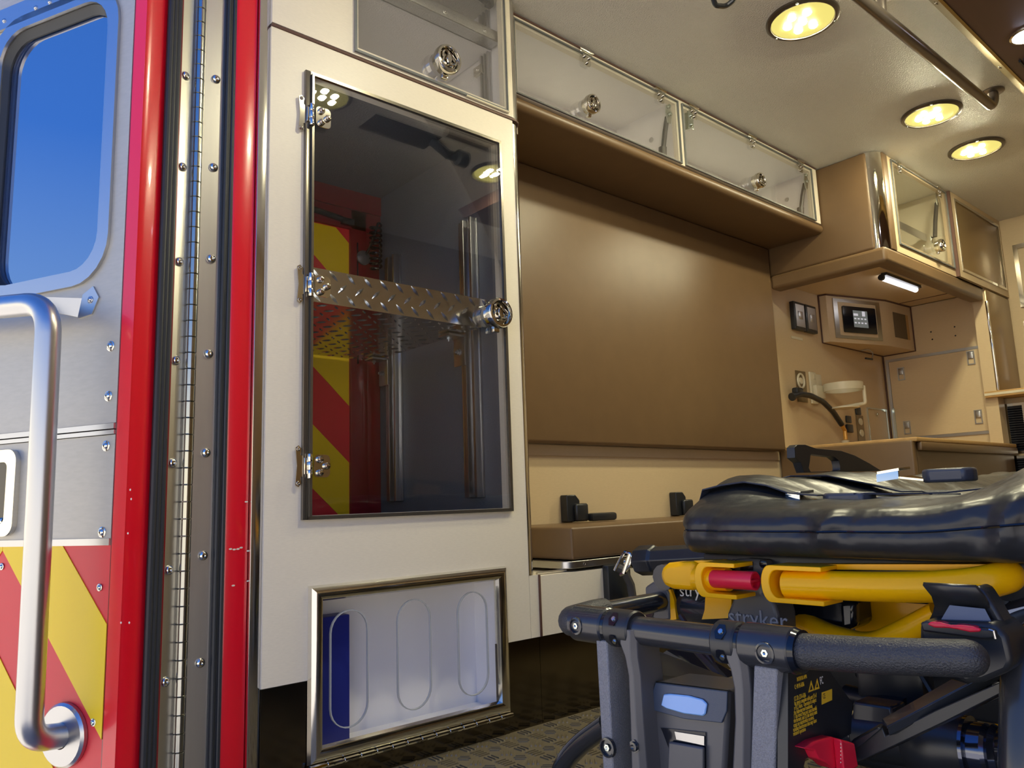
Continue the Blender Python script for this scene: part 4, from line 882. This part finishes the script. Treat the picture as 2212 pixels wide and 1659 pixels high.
# black side plate with warning print (faces the aisle)
XP = .930
q = bm_(); prism(q, [ax_(a, b__, XP) for a, b__ in ((1702, 1440), (1782, 1425), (1796, 1455), (1842, 1520), (1838, 1585), (1790, 1612), (1740, 1640), (1702, 1800))], (-.012, 0, 0)); sp_ = obj('side_plate', q, BLK, st)
lines = [('RTEL. MOD: 6506', 1718, 1470), ('C: 4919E-6506', 1717, 1489), ('CC ID: Z7A-6506', 1716, 1514.5), ('his device complies with part 15 of', 1716.5, 1524), ('e FCC Rules.  Operation is subject', 1716, 1534), ('the following two conditions:', 1715.5, 1544), (') This device may not cause harmful', 1715.5, 1553), ('nterference, and (2) this device must', 1715, 1562), ('ccept any interference received,', 1714.5, 1571.5), ('ncluding interference that may cause', 1714, 1581), ('ndesired operation', 1714, 1590)]
for t_, a, b__ in lines:
    if b__ < 1480: continue
    p = ax_(a, b__, XP+.0004); text(t_, p, YH, ZH, .0068, PRINTY, sp_, xs=.50, depth=.0001)
p = ax_(1722, 1472, XP+.0004); text('INTERTEK APPR', p, YH, ZH, .0060, PRINTY, sp_, xs=.5, depth=.0001)
def tri(pts, m, x=XP+.0003):
    q = bm_(); prism(q, [ax_(a, b__, x) for a, b__ in pts], (.0003, 0, 0)); return obj('warning_mark', q, m, sp_)
tri([(1746, 1496), (1752, 1470), (1758, 1491)], PRINTY); tri([(1749.5, 1491), (1752, 1479), (1755, 1489)], PRINTB, XP+.0007)
tri([(1759, 1491), (1765, 1466), (1770, 1487)], PRINTY); tri([(1763, 1485), (1764.5, 1474), (1767, 1484)], PRINTB, XP+.0007)
text('FC', ax_(1772, 1479, XP+.0004), YH, ZH, .012, PRINTW, sp_, xs=.55, depth=.0001)
tri([(1775, 1522), (1775, 1496), (1797, 1488), (1797, 1512)], PRINTY); text('CE', ax_(1778, 1510, XP+.0008), YH, ZH, .008, PRINTB, sp_, xs=.6, depth=.0001)
# red release lever
q = bm_(); prism(q, [ax_(a, b__, XP+.012) for a, b__ in ((1738, 1617), (1762, 1602), (1798, 1592), (1828, 1600), (1836, 1650), (1802, 1662), (1790, 1650), (1768, 1640), (1760, 1622))], (-.02, 0, 0))
prism(q, [ax_(1798, 1592, XP+.012), ax_(1828, 1600, XP+.012), ax_(1836, 1650, XP+.012), ax_(1805, 1664, XP+.012)], (.012, -.004, 0)); lv = obj('release_lever', q, REDP, st, bev=.002)
q = bm_()
for k in range(6): lathe(q, [(.0009, 0), (0, .0009)], ax_(1816, 1607+8*k, XP+.025), XH, 6)
obj('lever_grip_dot', q, CHIP, lv)
# control head on the right grip, with flap and red button
q = bm_(); YK = .845
L = []
body = [(1985, 1345), (2000, 1340), (2150, 1345), (2175, 1375), (2188, 1430), (2178, 1452), (2125, 1474), (2085, 1478), (2062, 1464), (2040, 1400), (1985, 1394)]
prism(q, [ay(a, b__, YK) for a, b__ in body], (0, .06, 0)); kh = obj('control_head', q, BLK, st, bev=.006)
q = bm_(); prism(q, [ay(a, b__, YK-.006) for a, b__ in ((1987, 1345), (2000, 1341), (2140, 1359), (2150, 1364), (2150, 1380), (2120, 1381), (1992, 1364))], (0, .045, 0)); obj('button_base', q, BLK, kh, bev=.002)
q = bm_(); prism(q, [ay(a, b__, YK+.022) for a, b__ in ((2104, 1264), (2124, 1271), (2150, 1312), (2172, 1352), (2188, 1425), (2140, 1425), (2140, 1345))], (0, .03, 0)); obj('hood_side', q, BLK, kh, bev=.004)
q = bm_()
flap = [(1993, 1261), (2000, 1259), (2100, 1265), (2118, 1276), (2150, 1330), (2158, 1352), (2149, 1358)]
fl = [ay(1993, 1261, YK+.0), ay(2002, 1259, YK+.0), ay(2108, 1267, YK+.0), ay(2128, 1292, YK+.005), ay(2150, 1325, YK+.015), ay(2157, 1356, YK+.03)]
lo = [ay(1990, 1263, YK+.0), ay(2012, 1290, YK+.02), ay(2020, 1318, YK+.035), ay(2008, 1342, YK+.04)]
A1 = [ay(1994, 1261, YK), ay(2013, 1285, YK+.012), ay(2019, 1305, YK+.024), ay(2016, 1322, YK+.034), ay(2006, 1341, YK+.040)]
A2 = [ay(2108, 1267, YK), ay(2128, 1290, YK+.012), ay(2140, 1312, YK+.024), ay(2148, 1332, YK+.034), ay(2152, 1356, YK+.040)]
va = [q.verts.new(p) for p in A1]; vb = [q.verts.new(p) for p in A2]
for k in range(4): q.faces.new((va[k], va[k+1], vb[k+1], vb[k]))
fo_ = obj('control_flap', q, BLK, kh); md = fo_.modifiers.new('thick', 'SOLIDIFY'); md.thickness = .004; md.offset = 0
q = bm_(); prism(q, [ay(2032, 1341, YK+.012), ay(2052, 1307, YK+.014), ay(2128, 1315, YK+.014), ay(2146, 1350, YK+.012)], (0, -.001, 0)); obj('flap_window', q, mat('slate_blue_plastic', (.06, .09, .16), .4), kh)
q = bm_()
zz = ay(2060, 1352, YK).z+.001
tp = [(2002, 1350), (2010, 1344), (2030, 1345), (2052, 1351), (2075, 1351), (2100, 1354), (2118, 1360), (2116, 1366), (2095, 1367), (2068, 1361), (2048, 1358), (2018, 1357)]
prism(q, [ay(a, b__-1, YK-.0085) for a, b__ in tp], (0, .012, .0)); obj('red_button', q, REDP, kh, bev=.0015)
q = bm_(); tube(q, [ay(2136, 1360, YK-.008), ay(2146, 1363, YK-.008), ay(2150, 1380, YK-.008)], .0012, 6); obj('latch_wire', q, ALU, kh)
# vertical right tube and its neighbour
q = bm_(); tube(q, [ay(2260, 1370, .96), ay(2222, 1402, .91), ay(2212, 1490, .89), ay(2211, 1659, .87), ay(2211, 1800, .86)], .021, 18, smooth=.03); obj('side_tube', q, BLKM, st)
q = bm_(); tube(q, [ay(2160, 1360, 1.0), ay(2230, 1325, 1.0), ay(2300, 1320, 1.0)], .022, 14, smooth=.03); obj('side_tube', q, BLK, st)
q = bm_(); prism(q, [ay(2150, 1325, .98), ay(2212, 1310, .98), ay(2260, 1312, .98), ay(2260, 1322, .98), ay(2200, 1326, .98)], (0, .02, .002)); obj('data_label', q, PRINTW, st)
q = bm_(); lathe(q, [(.032, 0), (.028, .018), (.024, .020), (0, .020)], ay(2172, 1298, 1.02)-ZH*.004, ZH, 20); obj('rubber_foot', q, RUB, st)
# yellow bumper loop
YY = .95
def Yp(a, b__, y=YY): return ay(a, b__, y)
q = bm_(); tube(q, [Yp(1700, 1262), Yp(1780, 1264), Yp(1900, 1268), Yp(2010, 1268), Yp(2110, 1262), ay(2178, 1246, .975), ay(2172, 1232, 1.04), ay(2100, 1226, 1.12)], .0178, 20, smooth=.02); obj('foot_bumper', q, YEL, st)
q = bm_(); P = [Yp(1428, 1225), Yp(1440, 1216), Yp(1500, 1213), Yp(1500, 1277), Yp(1450, 1273), Yp(1432, 1266), Yp(1424, 1245)]; prism(q, P, (0, .045, 0)); obj('bumper_end', q, YEL, st, bev=.009)
def clamp(x0, x1, y0_, y1_, flip):
    q = bm_(); a0, a1, b0, b1 = Yp(x0, y0_, YY-.022), Yp(x1, y0_, YY-.022), Yp(x0, y1_, YY-.022), Yp(x1, y1_, YY-.022)
    zc_, rr = (a0.z+b0.z)/2, (a0.z-b0.z)/2; P = []
    xa, xb = (a0.x, a1.x) if not flip else (a1.x, a0.x); s = 1 if xb > xa else -1
    P = [Vector((xb, YY-.022, a0.z))]+[Vector((xa+s*rr*.55-s*rr*.55*math.cos(math.radians(t)), YY-.022, zc_+rr*math.sin(math.radians(t)))) for t in range(90, -91, -15)]+[Vector((xb, YY-.022, b0.z))]
    I = [Vector((xb, YY-.022, a0.z-.006))]+[Vector((xa+s*.012+s*rr*.5-s*rr*.5*math.cos(math.radians(t)), YY-.022, zc_+(rr-.006)*math.sin(math.radians(t)))) for t in range(90, -91, -15)]+[Vector((xb, YY-.022, b0.z+.006))]
    n_ = len(P); A_ = [q.verts.new(p) for p in P]; B_ = [q.verts.new(p) for p in I]; A2_ = [q.verts.new(p+Vector((0, .05, 0))) for p in P]; B2_ = [q.verts.new(p+Vector((0, .05, 0))) for p in I]
    for k in range(n_-1):
        for u1, u2 in ((A_, B_), (A2_, B2_), (A_, A2_), (B_, B2_)): q.faces.new((u1[k], u1[k+1], u2[k+1], u2[k]))
    for k in (0, n_-1): q.faces.new((A_[k], B_[k], B2_[k], A2_[k]))
    return obj('bumper_clamp', q, YEL, st, bev=.0012)
clamp(1497, 1585, 1214, 1288, False); clamp(1640, 1772, 1220, 1299, False)
q = bm_(); tube(q, [Yp(1505, 1250), Yp(1575, 1252)], .016, 18); obj('bumper_tube', q, YEL, st)
q = bm_(); a, b__ = Yp(1541, 1250, YY-.012), Yp(1632, 1255, YY-.012); lathe(q, [(.0, 0), (.0115, 0), (.0125, .002), (.0125, (b__-a).length), (.0100, (b__-a).length), (.0100, (b__-a).length-.008), (0, (b__-a).length-.008)], a, b__-a, 24, (1.0, 1.0)); prism(q, [b__+Vector((-.006, -.010, -.0015)), b__+Vector((-.006, .010, -.0015)), b__+Vector((-.006, .010, .0015)), b__+Vector((-.006, -.010, .0015))], (.006, 0, 0)); obj('red_roller', q, REDP, st)
q = bm_(); prism(q, [Yp(1500, 1211, .96), Yp(1545, 1211, .96), Yp(1545, 1216, .96), Yp(1500, 1216, .96)], (0, .03, 0)); prism(q, [Yp(1700, 1219, .97), Yp(2135, 1219, .97), Yp(2050, 1233, .97), Yp(1770, 1230, .97)], (0, .10, .002)); obj('bumper_plate', q, YEL, st)
# neck with embossed lettering
q = bm_(); nk = [(1580, 1209), (1612, 1206), (1655, 1209), (1658, 1225), (1650, 1245), (1648, 1280), (1672, 1300), (1680, 1330), (1682, 1370), (1568, 1370), (1570, 1325), (1580, 1300), (1586, 1275), (1586, 1240), (1577, 1225)]
prism(q, [ay(a, b__, .975) for a, b__ in nk], (0, .05, 0)); nko = obj('neck_casting', q, GREYS, st, bev=.005)
text('stryker', ay(1574, 1346, .9745), XH, ZH, .032, EMB, nko, name='embossed_lettering', depth=.0012, xs=1.0)
q = bm_(); prism(q, [ay(a, b__, .9745) for a, b__ in ((1600, 1213), (1627, 1213), (1627, 1232), (1600, 1232))], (0, -.001, 0)); 
for a, b__ in ((1586, 1217), (1648, 1218)): lathe(q, [(.006, 0), (.004, .001), (0, .001)], ay(a, b__, .9745), (0, -1, 0), 12)
obj('neck_slot', q, SCR, nko)
# left side: clover hub, black drum with yellow swooshes and lettering
YS = 1.02
q = bm_(); prism(q, rrect(ay(1402, 1345, YS-.01), XH, ZH, .046, .052, .018), (0, .03, 0)); prism(q, [ay(a, b__, YS-.012) for a, b__ in ((1392, 1268), (1410, 1256), (1438, 1262), (1446, 1282), (1448, 1340), (1415, 1345), (1395, 1315))], (0, .03, 0)); hub = obj('hub_plate', q, GREYS, st, bev=.004)
q = bm_()
for a, b__ in ((1421, 1303), (1402, 1322)): lathe(q, [(.0095, 0), (.0095, .001), (0, .001)], ay(a, b__, YS-.0125), (0, -1, 0), 18)
obj('hub_hole', q, SCR, hub)
q = bm_(); screw(q, ay(1429, 1302, YS-.014), (0, -1, 0), .0035); obj('hub_screw', q, ZINC, hub)
q = bm_(); d0, d1 = ay(1440, 1303, YS+.03), ay(1620, 1300, YS+.03); lathe(q, [(0, 0), (.034, 0), (.036, .004), (.036, .16), (0, .16)], Vector((d0.x, YS+.03, d0.z)), XH, 32); dr = obj('side_drum', q, BLKG, st)
def sw(pts, m):
    q = bm_(); prism(q, [ay(a, b__, YS-.010) for a, b__ in pts], (0, .006, 0)); return obj('yellow_swoosh', q, m, dr)
sw([(1438, 1262), (1446, 1266), (1456, 1295), (1461, 1338), (1441, 1340), (1447, 1310), (1446, 1285)], YEL)
sw([(1524, 1285), (1580, 1290), (1580, 1335), (1516, 1338), (1522, 1318)], YEL)
text('stryker', ay(1468, 1288, YS-.0085), Vector((1, 0, .06)), ZH, .026, PRINTW, dr, name='lettering', xs=1.0)
# carabiner, black telescopic end
q = bm_(); a, b__ = ay(1362, 1212, 1.15), ay(1480, 1206, 1.15); ax0 = (b__-a).normalized()
lathe(q, [(0, 0), (.012, 0), (.013, .016), (.016, .018), (.026, .022), (.028, .026), (.028, .060), (.024, .064), (.0235, .20), (0, .20)], a, ax0, 8); pole = obj('pole_socket', q, BLK, st, bev=.0015)
q = bm_(); c = [ay(*p_, 1.13) for p_ in ((1328, 1232), (1344, 1200), (1350, 1192), (1362, 1196), (1366, 1204), (1360, 1222), (1348, 1238), (1340, 1242), (1333, 1238))]; tube(q, [c[0]]+c[1:5]+c[5:8], .0030, 8); tube(q, [c[3], c[6]], .0045, 8); lathe(q, [(0, -.006), (.010, -.004), (.010, .012), (0, .014)], ay(1358, 1216, 1.14), ax0, 12)
tag(obj('carabiner', q, CHROME), 'small steel carabiner clipped to the black pole end beside the bench', 'carabiner')
# lower chassis pieces under the yellow loop
q = bm_(); tube(q, [ay(1720, 1330, 1.08), ay(1780, 1368, 1.05), ay(1880, 1396, 1.02), ay(1945, 1370, 1.0), ay(2030, 1325, .99)], .0150, 16, smooth=.03); obj('yellow_frame_tube', q, YEL, st)
q = bm_(); prism(q, [ay(a, b__, 1.12) for a, b__ in ((1845, 1285), (2040, 1285), (2040, 1360), (1845, 1400))], (0, .04, 0)); obj('yellow_frame_plate', q, YEL, st, bev=.003)
q = bm_(); prism(q, [ay(a, b__, 1.06) for a, b__ in ((1690, 1290), (1840, 1296), (1846, 1352), (1822, 1366), (1690, 1350))], (0, .06, 0)); prism(q, [ay(a, b__, 1.045) for a, b__ in ((1812, 1300), (1846, 1298), (1846, 1356), (1816, 1362))], (0, .02, 0)); obj('motor_box', q, SCR, st, bev=.006)
q = bm_(); prism(q, [ay(a, b__, 1.2) for a, b__ in ((1700, 1380), (2150, 1380), (2150, 1415), (1700, 1415))], (0, .05, 0)); obj('yellow_frame_plate', q, YEL, st)
# deep chassis: scissor legs, base tubes, wheels
q = bm_()
for x_ in (.66, 1.10): tube(q, [(x_, 1.10, .26), (x_, 2.75, .12)], .022, 12); 
obj('scissor_leg', q, BLKG, st)
q = bm_()
for x_ in (.70, 1.06): tube(q, [(x_, 1.05, .12), (x_, 2.75, .30)], .022, 12)
obj('scissor_leg', q, BLK, st)
for x_ in (.62, 1.14):
    q = bm_(); tube(q, [(x_, .98, .39), (x_, 2.80, .39)], .020, 12); obj('side_rail', q, BLKM, st)
q = bm_(); box(q, (.66, 1.02, .372), (1.10, 2.8, .385), .003); box(q, (.69, .99, .385), (1.17, 2.78, .4285), .004); obj('litter_deck', q, BLK, st)
wh = None
for x_, y_ in ((.64, 1.12), (1.12, 1.12), (.64, 2.72), (1.12, 2.72)):
    q = bm_(); lathe(q, [(0, -.018), (.03, -.018), (.065, -.018), (.074, -.012), (.076, 0), (.074, .012), (.065, .018), (.03, .018), (0, .018)], (x_, y_, .0765), XH, 24); wh = obj('wheel', q, RUB, st)
# diagonal glossy rail, bracket, actuator, red stops
q = bm_(); T0, T1 = ay(1915, 1560, .90), ay(2085, 1466, .92); v_ = Vector((0, .012, -.006))
prism(q, [ay(1905, 1552, .90), ay(2056, 1466, .93), ay(2092, 1476, .92), ay(1916, 1570, .89)], (0, 0, -.003)); prism(q, [ay(1916, 1570, .889), ay(2095, 1476, .918), ay(2168, 1440, .93), ay(2168, 1462, .93), ay(2060, 1520, .918), ay(1920, 1590, .889)], (.003, .01, 0)); obj('slide_rail', q, BLKG, st, bev=.001)
q = bm_(); prism(q, [ay(a, b__, .90) for a, b__ in ((1832, 1608), (1870, 1585), (1904, 1568), (1912, 1590), (2020, 1535), (2100, 1500), (2168, 1470), (2168, 1495), (2040, 1560), (1930, 1612), (1845, 1650))], (.004, .02, 0)); prism(q, [ay(a, b__, .895) for a, b__ in ((1835, 1606), (1895, 1572), (1903, 1575), (1860, 1612), (1838, 1620))], (0, .01, .003)); obj('slide_rail', q, BLK, st, bev=.001)
q = bm_(); prism(q, [ay(a, b__, .94) for a, b__ in ((2075, 1500), (2168, 1470), (2168, 1505), (2130, 1522), (2080, 1526), (2050, 1530))], (0, .012, 0)); br_ = obj('rail_bracket', q, BLK, st, bev=.001)
q = bm_()
for a, b__ in ((2132, 1497), (2159, 1484)): lathe(q, [(.006, 0), (.006, .004), (.003, .0045), (0, .003)], ay(a, b__, .939), (0, -1, 0), 14)
obj('bracket_bolt', q, BLKG, br_)
q = bm_(); P0_, P1_ = ay(1860, 1585, 1.0), ay(2250, 1640, 1.0); dd = (P1_-P0_); Lg = dd.length
lathe(q, [(0, 0), (.030, 0), (.030, Lg*.30), (.033, Lg*.31), (.038, Lg*.38), (.040, Lg*.50), (.034, Lg*.60), (.034, Lg*.64), (0, Lg*.64)], P0_, dd, 28); obj('actuator_body', q, BLK, st)
q = bm_(); lathe(q, [(0, Lg*.64), (.036, Lg*.64), (.036, Lg*.66), (.030, Lg*.662), (.030, Lg*.74), (.027, Lg*.76), (.030, Lg*.78), (.027, Lg*.81), (.030, Lg*.84), (.026, Lg*.88), (.026, Lg), (0, Lg)], P0_, dd, 28); obj('actuator_rod', q, MATS['mirror_black'] if 'mirror_black' in MATS else mat('mirror_black', (.10, .11, .15), .1, .9), st)
q = bm_(); prism(q, [ay(a, b__, .98) for a, b__ in ((1842, 1515), (1925, 1528), (1930, 1560), (1850, 1600), (1838, 1590))], (0, .04, 0)); tube(q, [ay(1700, 1560, .99), ay(1850, 1585, .99)], .018, 12); obj('pivot_casting', q, BLKM, st, bev=.003)
q = bm_(); tube(q, [ay(1830, 1500, 1.12), ay(1960, 1530, 1.10)], .014, 12); tube(q, [ay(1870, 1440, 1.16), ay(1960, 1490, 1.14)], .022, 12); box(q, ay(1880, 1500, 1.14), ay(1990, 1440, 1.10), .006); tube(q, [ay(1980, 1440, 1.1), ay(2040, 1540, 1.08)], .004, 6); obj('pivot_casting', q, BLK, st)
q = bm_(); prism(q, [ay(a, b__, 1.25) for a, b__ in ((2148, 1520), (2180, 1505), (2180, 1590), (2150, 1590))], (0, .02, 0)); prism(q, [ay(a, b__, 1.24) for a, b__ in ((1832, 1478), (1882, 1474), (1882, 1492), (1832, 1488))], (0, .02, 0)); obj('yellow_frame_plate', q, YEL, st)
# dark cross members filling the belly
q = bm_(); box(q, (.66, 1.22, .19), (1.10, 1.27, .36), .006); tube(q, [(.64, 1.12, .15), (1.12, 1.12, .15)], .02, 12); obj('cross_member', q, BLK, st)
q = bm_(); prism(q, [ay(1397, 1435, .96), ay(1440, 1405, .96), ay(1550, 1470, .96), ay(1520, 1480, .96)], (0, .05, 0)); obj('cross_member', q, RUB, st)
q = bm_(); tube(q, [ay(1470, 1330, .95), ay(1520, 1400, .93), ay(1568, 1480, .90)], .004, 6); tube(q, [ay(1500, 1400, .93), ay(1570, 1475, .90)], .006, 6); obj('cross_member', q, BLKM, st)
# front left caster fork tube
q = bm_(); tube(q, [ay(1312, 1565, .93), ay(1255, 1605, .93), ay(1215, 1650, .93), ay(1190, 1750, .93)], .0165, 16, smooth=.03); obj('fork_tube', q, BLKG, st)
# head-end side handle
q = bm_(); XHn = .66
O_ = [(1699, 968), (1705, 962), (1722, 962), (1745, 970), (1800, 975), (1830, 985), (1862, 1002), (1888, 1018), (1720, 1022), (1712, 1000), (1700, 990)]
I_ = [(1734, 984), (1736, 982), (1750, 984), (1785, 988), (1795, 996), (1798, 1008), (1798, 1016), (1790, 1019), (1734, 1020), (1730, 1012), (1732, 1000)]
L1 = [ax_(a, b__, XHn) for a, b__ in O_]; L2 = [ax_(a, b__, XHn) for a, b__ in I_]; loopframe(q, L1, L2, (.016, 0, 0)); obj('side_rail_handle', q, BLK, st, bev=.003)

# ---- mattress
mx0, mx1, my0, my1, mz0, mz1 = .655, 1.205, .925, 2.80, .430, .492
NX, NY, NZ = 44, 110, 10
def gridface(bm, f_, n, m):
    V = [[bm.verts.new(f_(i/n, j/m)) for j in range(m+1)] for i in range(n+1)]
    for i in range(n):
        for j in range(m): bm.faces.new((V[i][j], V[i+1][j], V[i+1][j+1], V[i][j+1]))
def mmap(u, v, w):
    x, y, z = mx0+(mx1-mx0)*u, my0+(my1-my0)*v, mz0+(mz1-mz0)*w
    r = .030
    cx, cy, cz = min(max(x, mx0+r), mx1-r), min(max(y, my0+r), my1-r), min(max(z, mz0+r), mz1-r)
    dv = Vector((x-cx, y-cy, z-cz)); 
    if dv.length > 1e-6:
        m_ = max(abs(dv.x), abs(dv.y), abs(dv.z)); dv = dv.normalized()*m_
    p = Vector((cx, cy, cz))+dv
    t = w
    # plan: tapering foot corners, raised bolster sides, lifted knee section
    fy = max(0, 1-(p.y-my0)/.16); s = (p.x-(mx0+mx1)/2)/((mx1-mx0)/2)
    p.y += .030*fy*s*s*abs(s)
    if s < 0: p.x += .018*fy*fy*abs(s)
    sm = lambda a: max(0, min(1, a))**2*(3-2*max(0, min(1, a)))
    back = sm((p.y-my0-.01)/.20)
    bol = sm((abs(s)-.35)/.45)
    lift = t*(.042*back*bol+.010*back)
    lift += t*.017*sm((s-.30)/.55)*(1-.4*bol*back) + t*.006*math.sin(14*p.y)*back
    p.z += lift
    if t < .5: p.z -= 0
    # welt seam at mid height on the sides
    side = max(abs(s) > .94, p.y < my0+.02+.03*s*s)
    if side:
        k = math.exp(-((t-.55)/.10)**2)
        if p.y < my0+.04: p.y += .0022*k
        if abs(s) > .94: p.x -= .005*k*(1 if s > 0 else -1)
    # wrinkles
    wr = 0
    for cx_, wd, am in ((.70, .012, .004), (.735, .010, -.003), (.88, .018, -.006), (.915, .010, .008), (.94, .012, -.004), (1.085, .016, -.007), (1.115, .012, .010)):
        wr += am*math.exp(-((p.x-cx_-.02*(t-.5))/wd)**2)*(1-abs(t-.55)*.9)
    if p.y < my0+.06: p.y -= wr
    p.z += .0018*math.sin(60*p.x+9*math.sin(8*p.y))*back*t
    return p
q = bm_()
gridface(q, lambda a, b__: mmap(a, b__, 1), NX*2, NY); gridface(q, lambda a, b__: mmap(a, b__, 0), NX, NY)
gridface(q, lambda a, b__: mmap(a, 0, b__), NX*2, 16); gridface(q, lambda a, b__: mmap(a, 1, b__), NX*2, 16)
gridface(q, lambda a, b__: mmap(0, a, b__), NY, 16); gridface(q, lambda a, b__: mmap(1, a, b__), NY, 16)
bmesh.ops.remove_doubles(q, verts=q.verts, dist=.0004)
mt = obj('stretcher_mattress', q, VINYL); tag(mt, 'black vinyl mattress lying on the yellow and black stretcher', 'mattress')
q = bm_(); pts = [mmap(a/60, 0, .55)+Vector((0, -.0012, 0)) for a in range(61)]; tube(q, pts, .0016, 6); pts = [mmap(0, a/60, .55)+Vector((-.001, 0, 0)) for a in range(40)]; tube(q, pts, .0016, 6); obj('welt_seam', q, SCR, mt)
def mtop(u, v, h=.004): p = mmap(u, v, 1); return p+ZH*h
vof = lambda y: (y-my0)/(my1-my0); uof = lambda x: (x-mx0)/(mx1-mx0)
def belt(pts, w, name='belt_strap'):
    q = bm_(); P = [Vector(p) for p in pts]; L = []
    for i, p in enumerate(P):
        d_ = (P[min(i+1, len(P)-1)]-P[max(i-1, 0)]); s_ = d_.cross(ZH).normalized()*w/2
        L.append([p-s_, p+s_, p+s_+ZH*.002, p-s_+ZH*.002])
    loft(q, L); return obj(name, q, BELT, mt)
belt([mtop(0.0, .055, .001)-Vector((.004, 0, .03))]+[mtop(u_, v_, .004) for u_, v_ in ((.03, .055), (.08, .060), (.14, .068), (.2, .075), (.26, .080), (.34, .082))], .036)
belt([mtop(u_, v_, .005) for u_, v_ in ((.42, .085), (.5, .095), (.6, .11), (.72, .13), (.85, .16), (1.0, .19))], .036)
belt([mtop(u_, v_, .005) for u_, v_ in ((.0, .17), (.06, .18), (.14, .20), (.24, .23), (.34, .24), (.44, .22), (.5, .20))], .040)
belt([mtop(u_, v_, .012) for u_, v_ in ((.62, .20), (.72, .20), (.84, .20), (1.0, .21))], .036)
def buckle(p, name_l, blu=(0, 0)):
    p = Vector(p); q = bm_(); prism(q, [p+Vector(v_) for v_ in ((0, 0, 0), (.012, -.012, 0), (.062, -.012, 0), (.07, 0, 0), (.07, .02, 0), (.062, .03, 0), (.012, .03, 0), (0, .02, 0))], (0, 0, .020)); o_ = obj('buckle_body', q, mat('slate_plastic', (.055, .062, .085), .35) if 'slate_plastic' not in MATS else MATS['slate_plastic'], mt, bev=.004)
    q = bm_(); prism(q, [p+Vector(v_) for v_ in ((-.062, -.008, .016), (-.028, -.010, .020), (-.024, .022, .022), (-.058, .022, .018))], (0, 0, .004)); prism(q, [p+Vector(v_) for v_ in ((-.028, -.010, .008), (.004, -.006, .003), (.004, .018, .003), (-.024, .022, .010))], (0, 0, .003)); prism(q, [p+Vector(v_) for v_ in ((-.062, -.009, .004), (-.028, -.011, .008), (-.028, -.010, .020), (-.062, -.008, .016))], (0, -.003, 0)); obj('buckle_tongue', q, CHROME, mt)
b0_ = ay(1775, 1090, 1.08); buckle((b0_.x+.002, 1.08, b0_.z-.004), '')
b1_ = ay(2010, 1034, 1.22); buckle((b1_.x-.012, 1.22, b1_.z-.006), '')
# striped reflective sheet lying under the stretcher
q = bm_(); box(q, (.98, 1.25, .001), (1.30, 1.75, .003)); fs = obj('floor_marking', q, mat('amber_film', (.5, .30, .03), .35)); tag(fs, 'amber striped marking on the floor beneath the stretcher', 'floor marking')
q = bm_()
for k in range(7): prism(q, [(.99+.045*k, 1.25, .0032), (1.01+.045*k, 1.25, .0032), (1.03+.045*k, 1.75, .0032), (1.01+.045*k, 1.75, .0032)], (0, 0, .0008))
obj('marking_stripe', q, mat('lime_film', (.55, .60, .05), .35), fs)
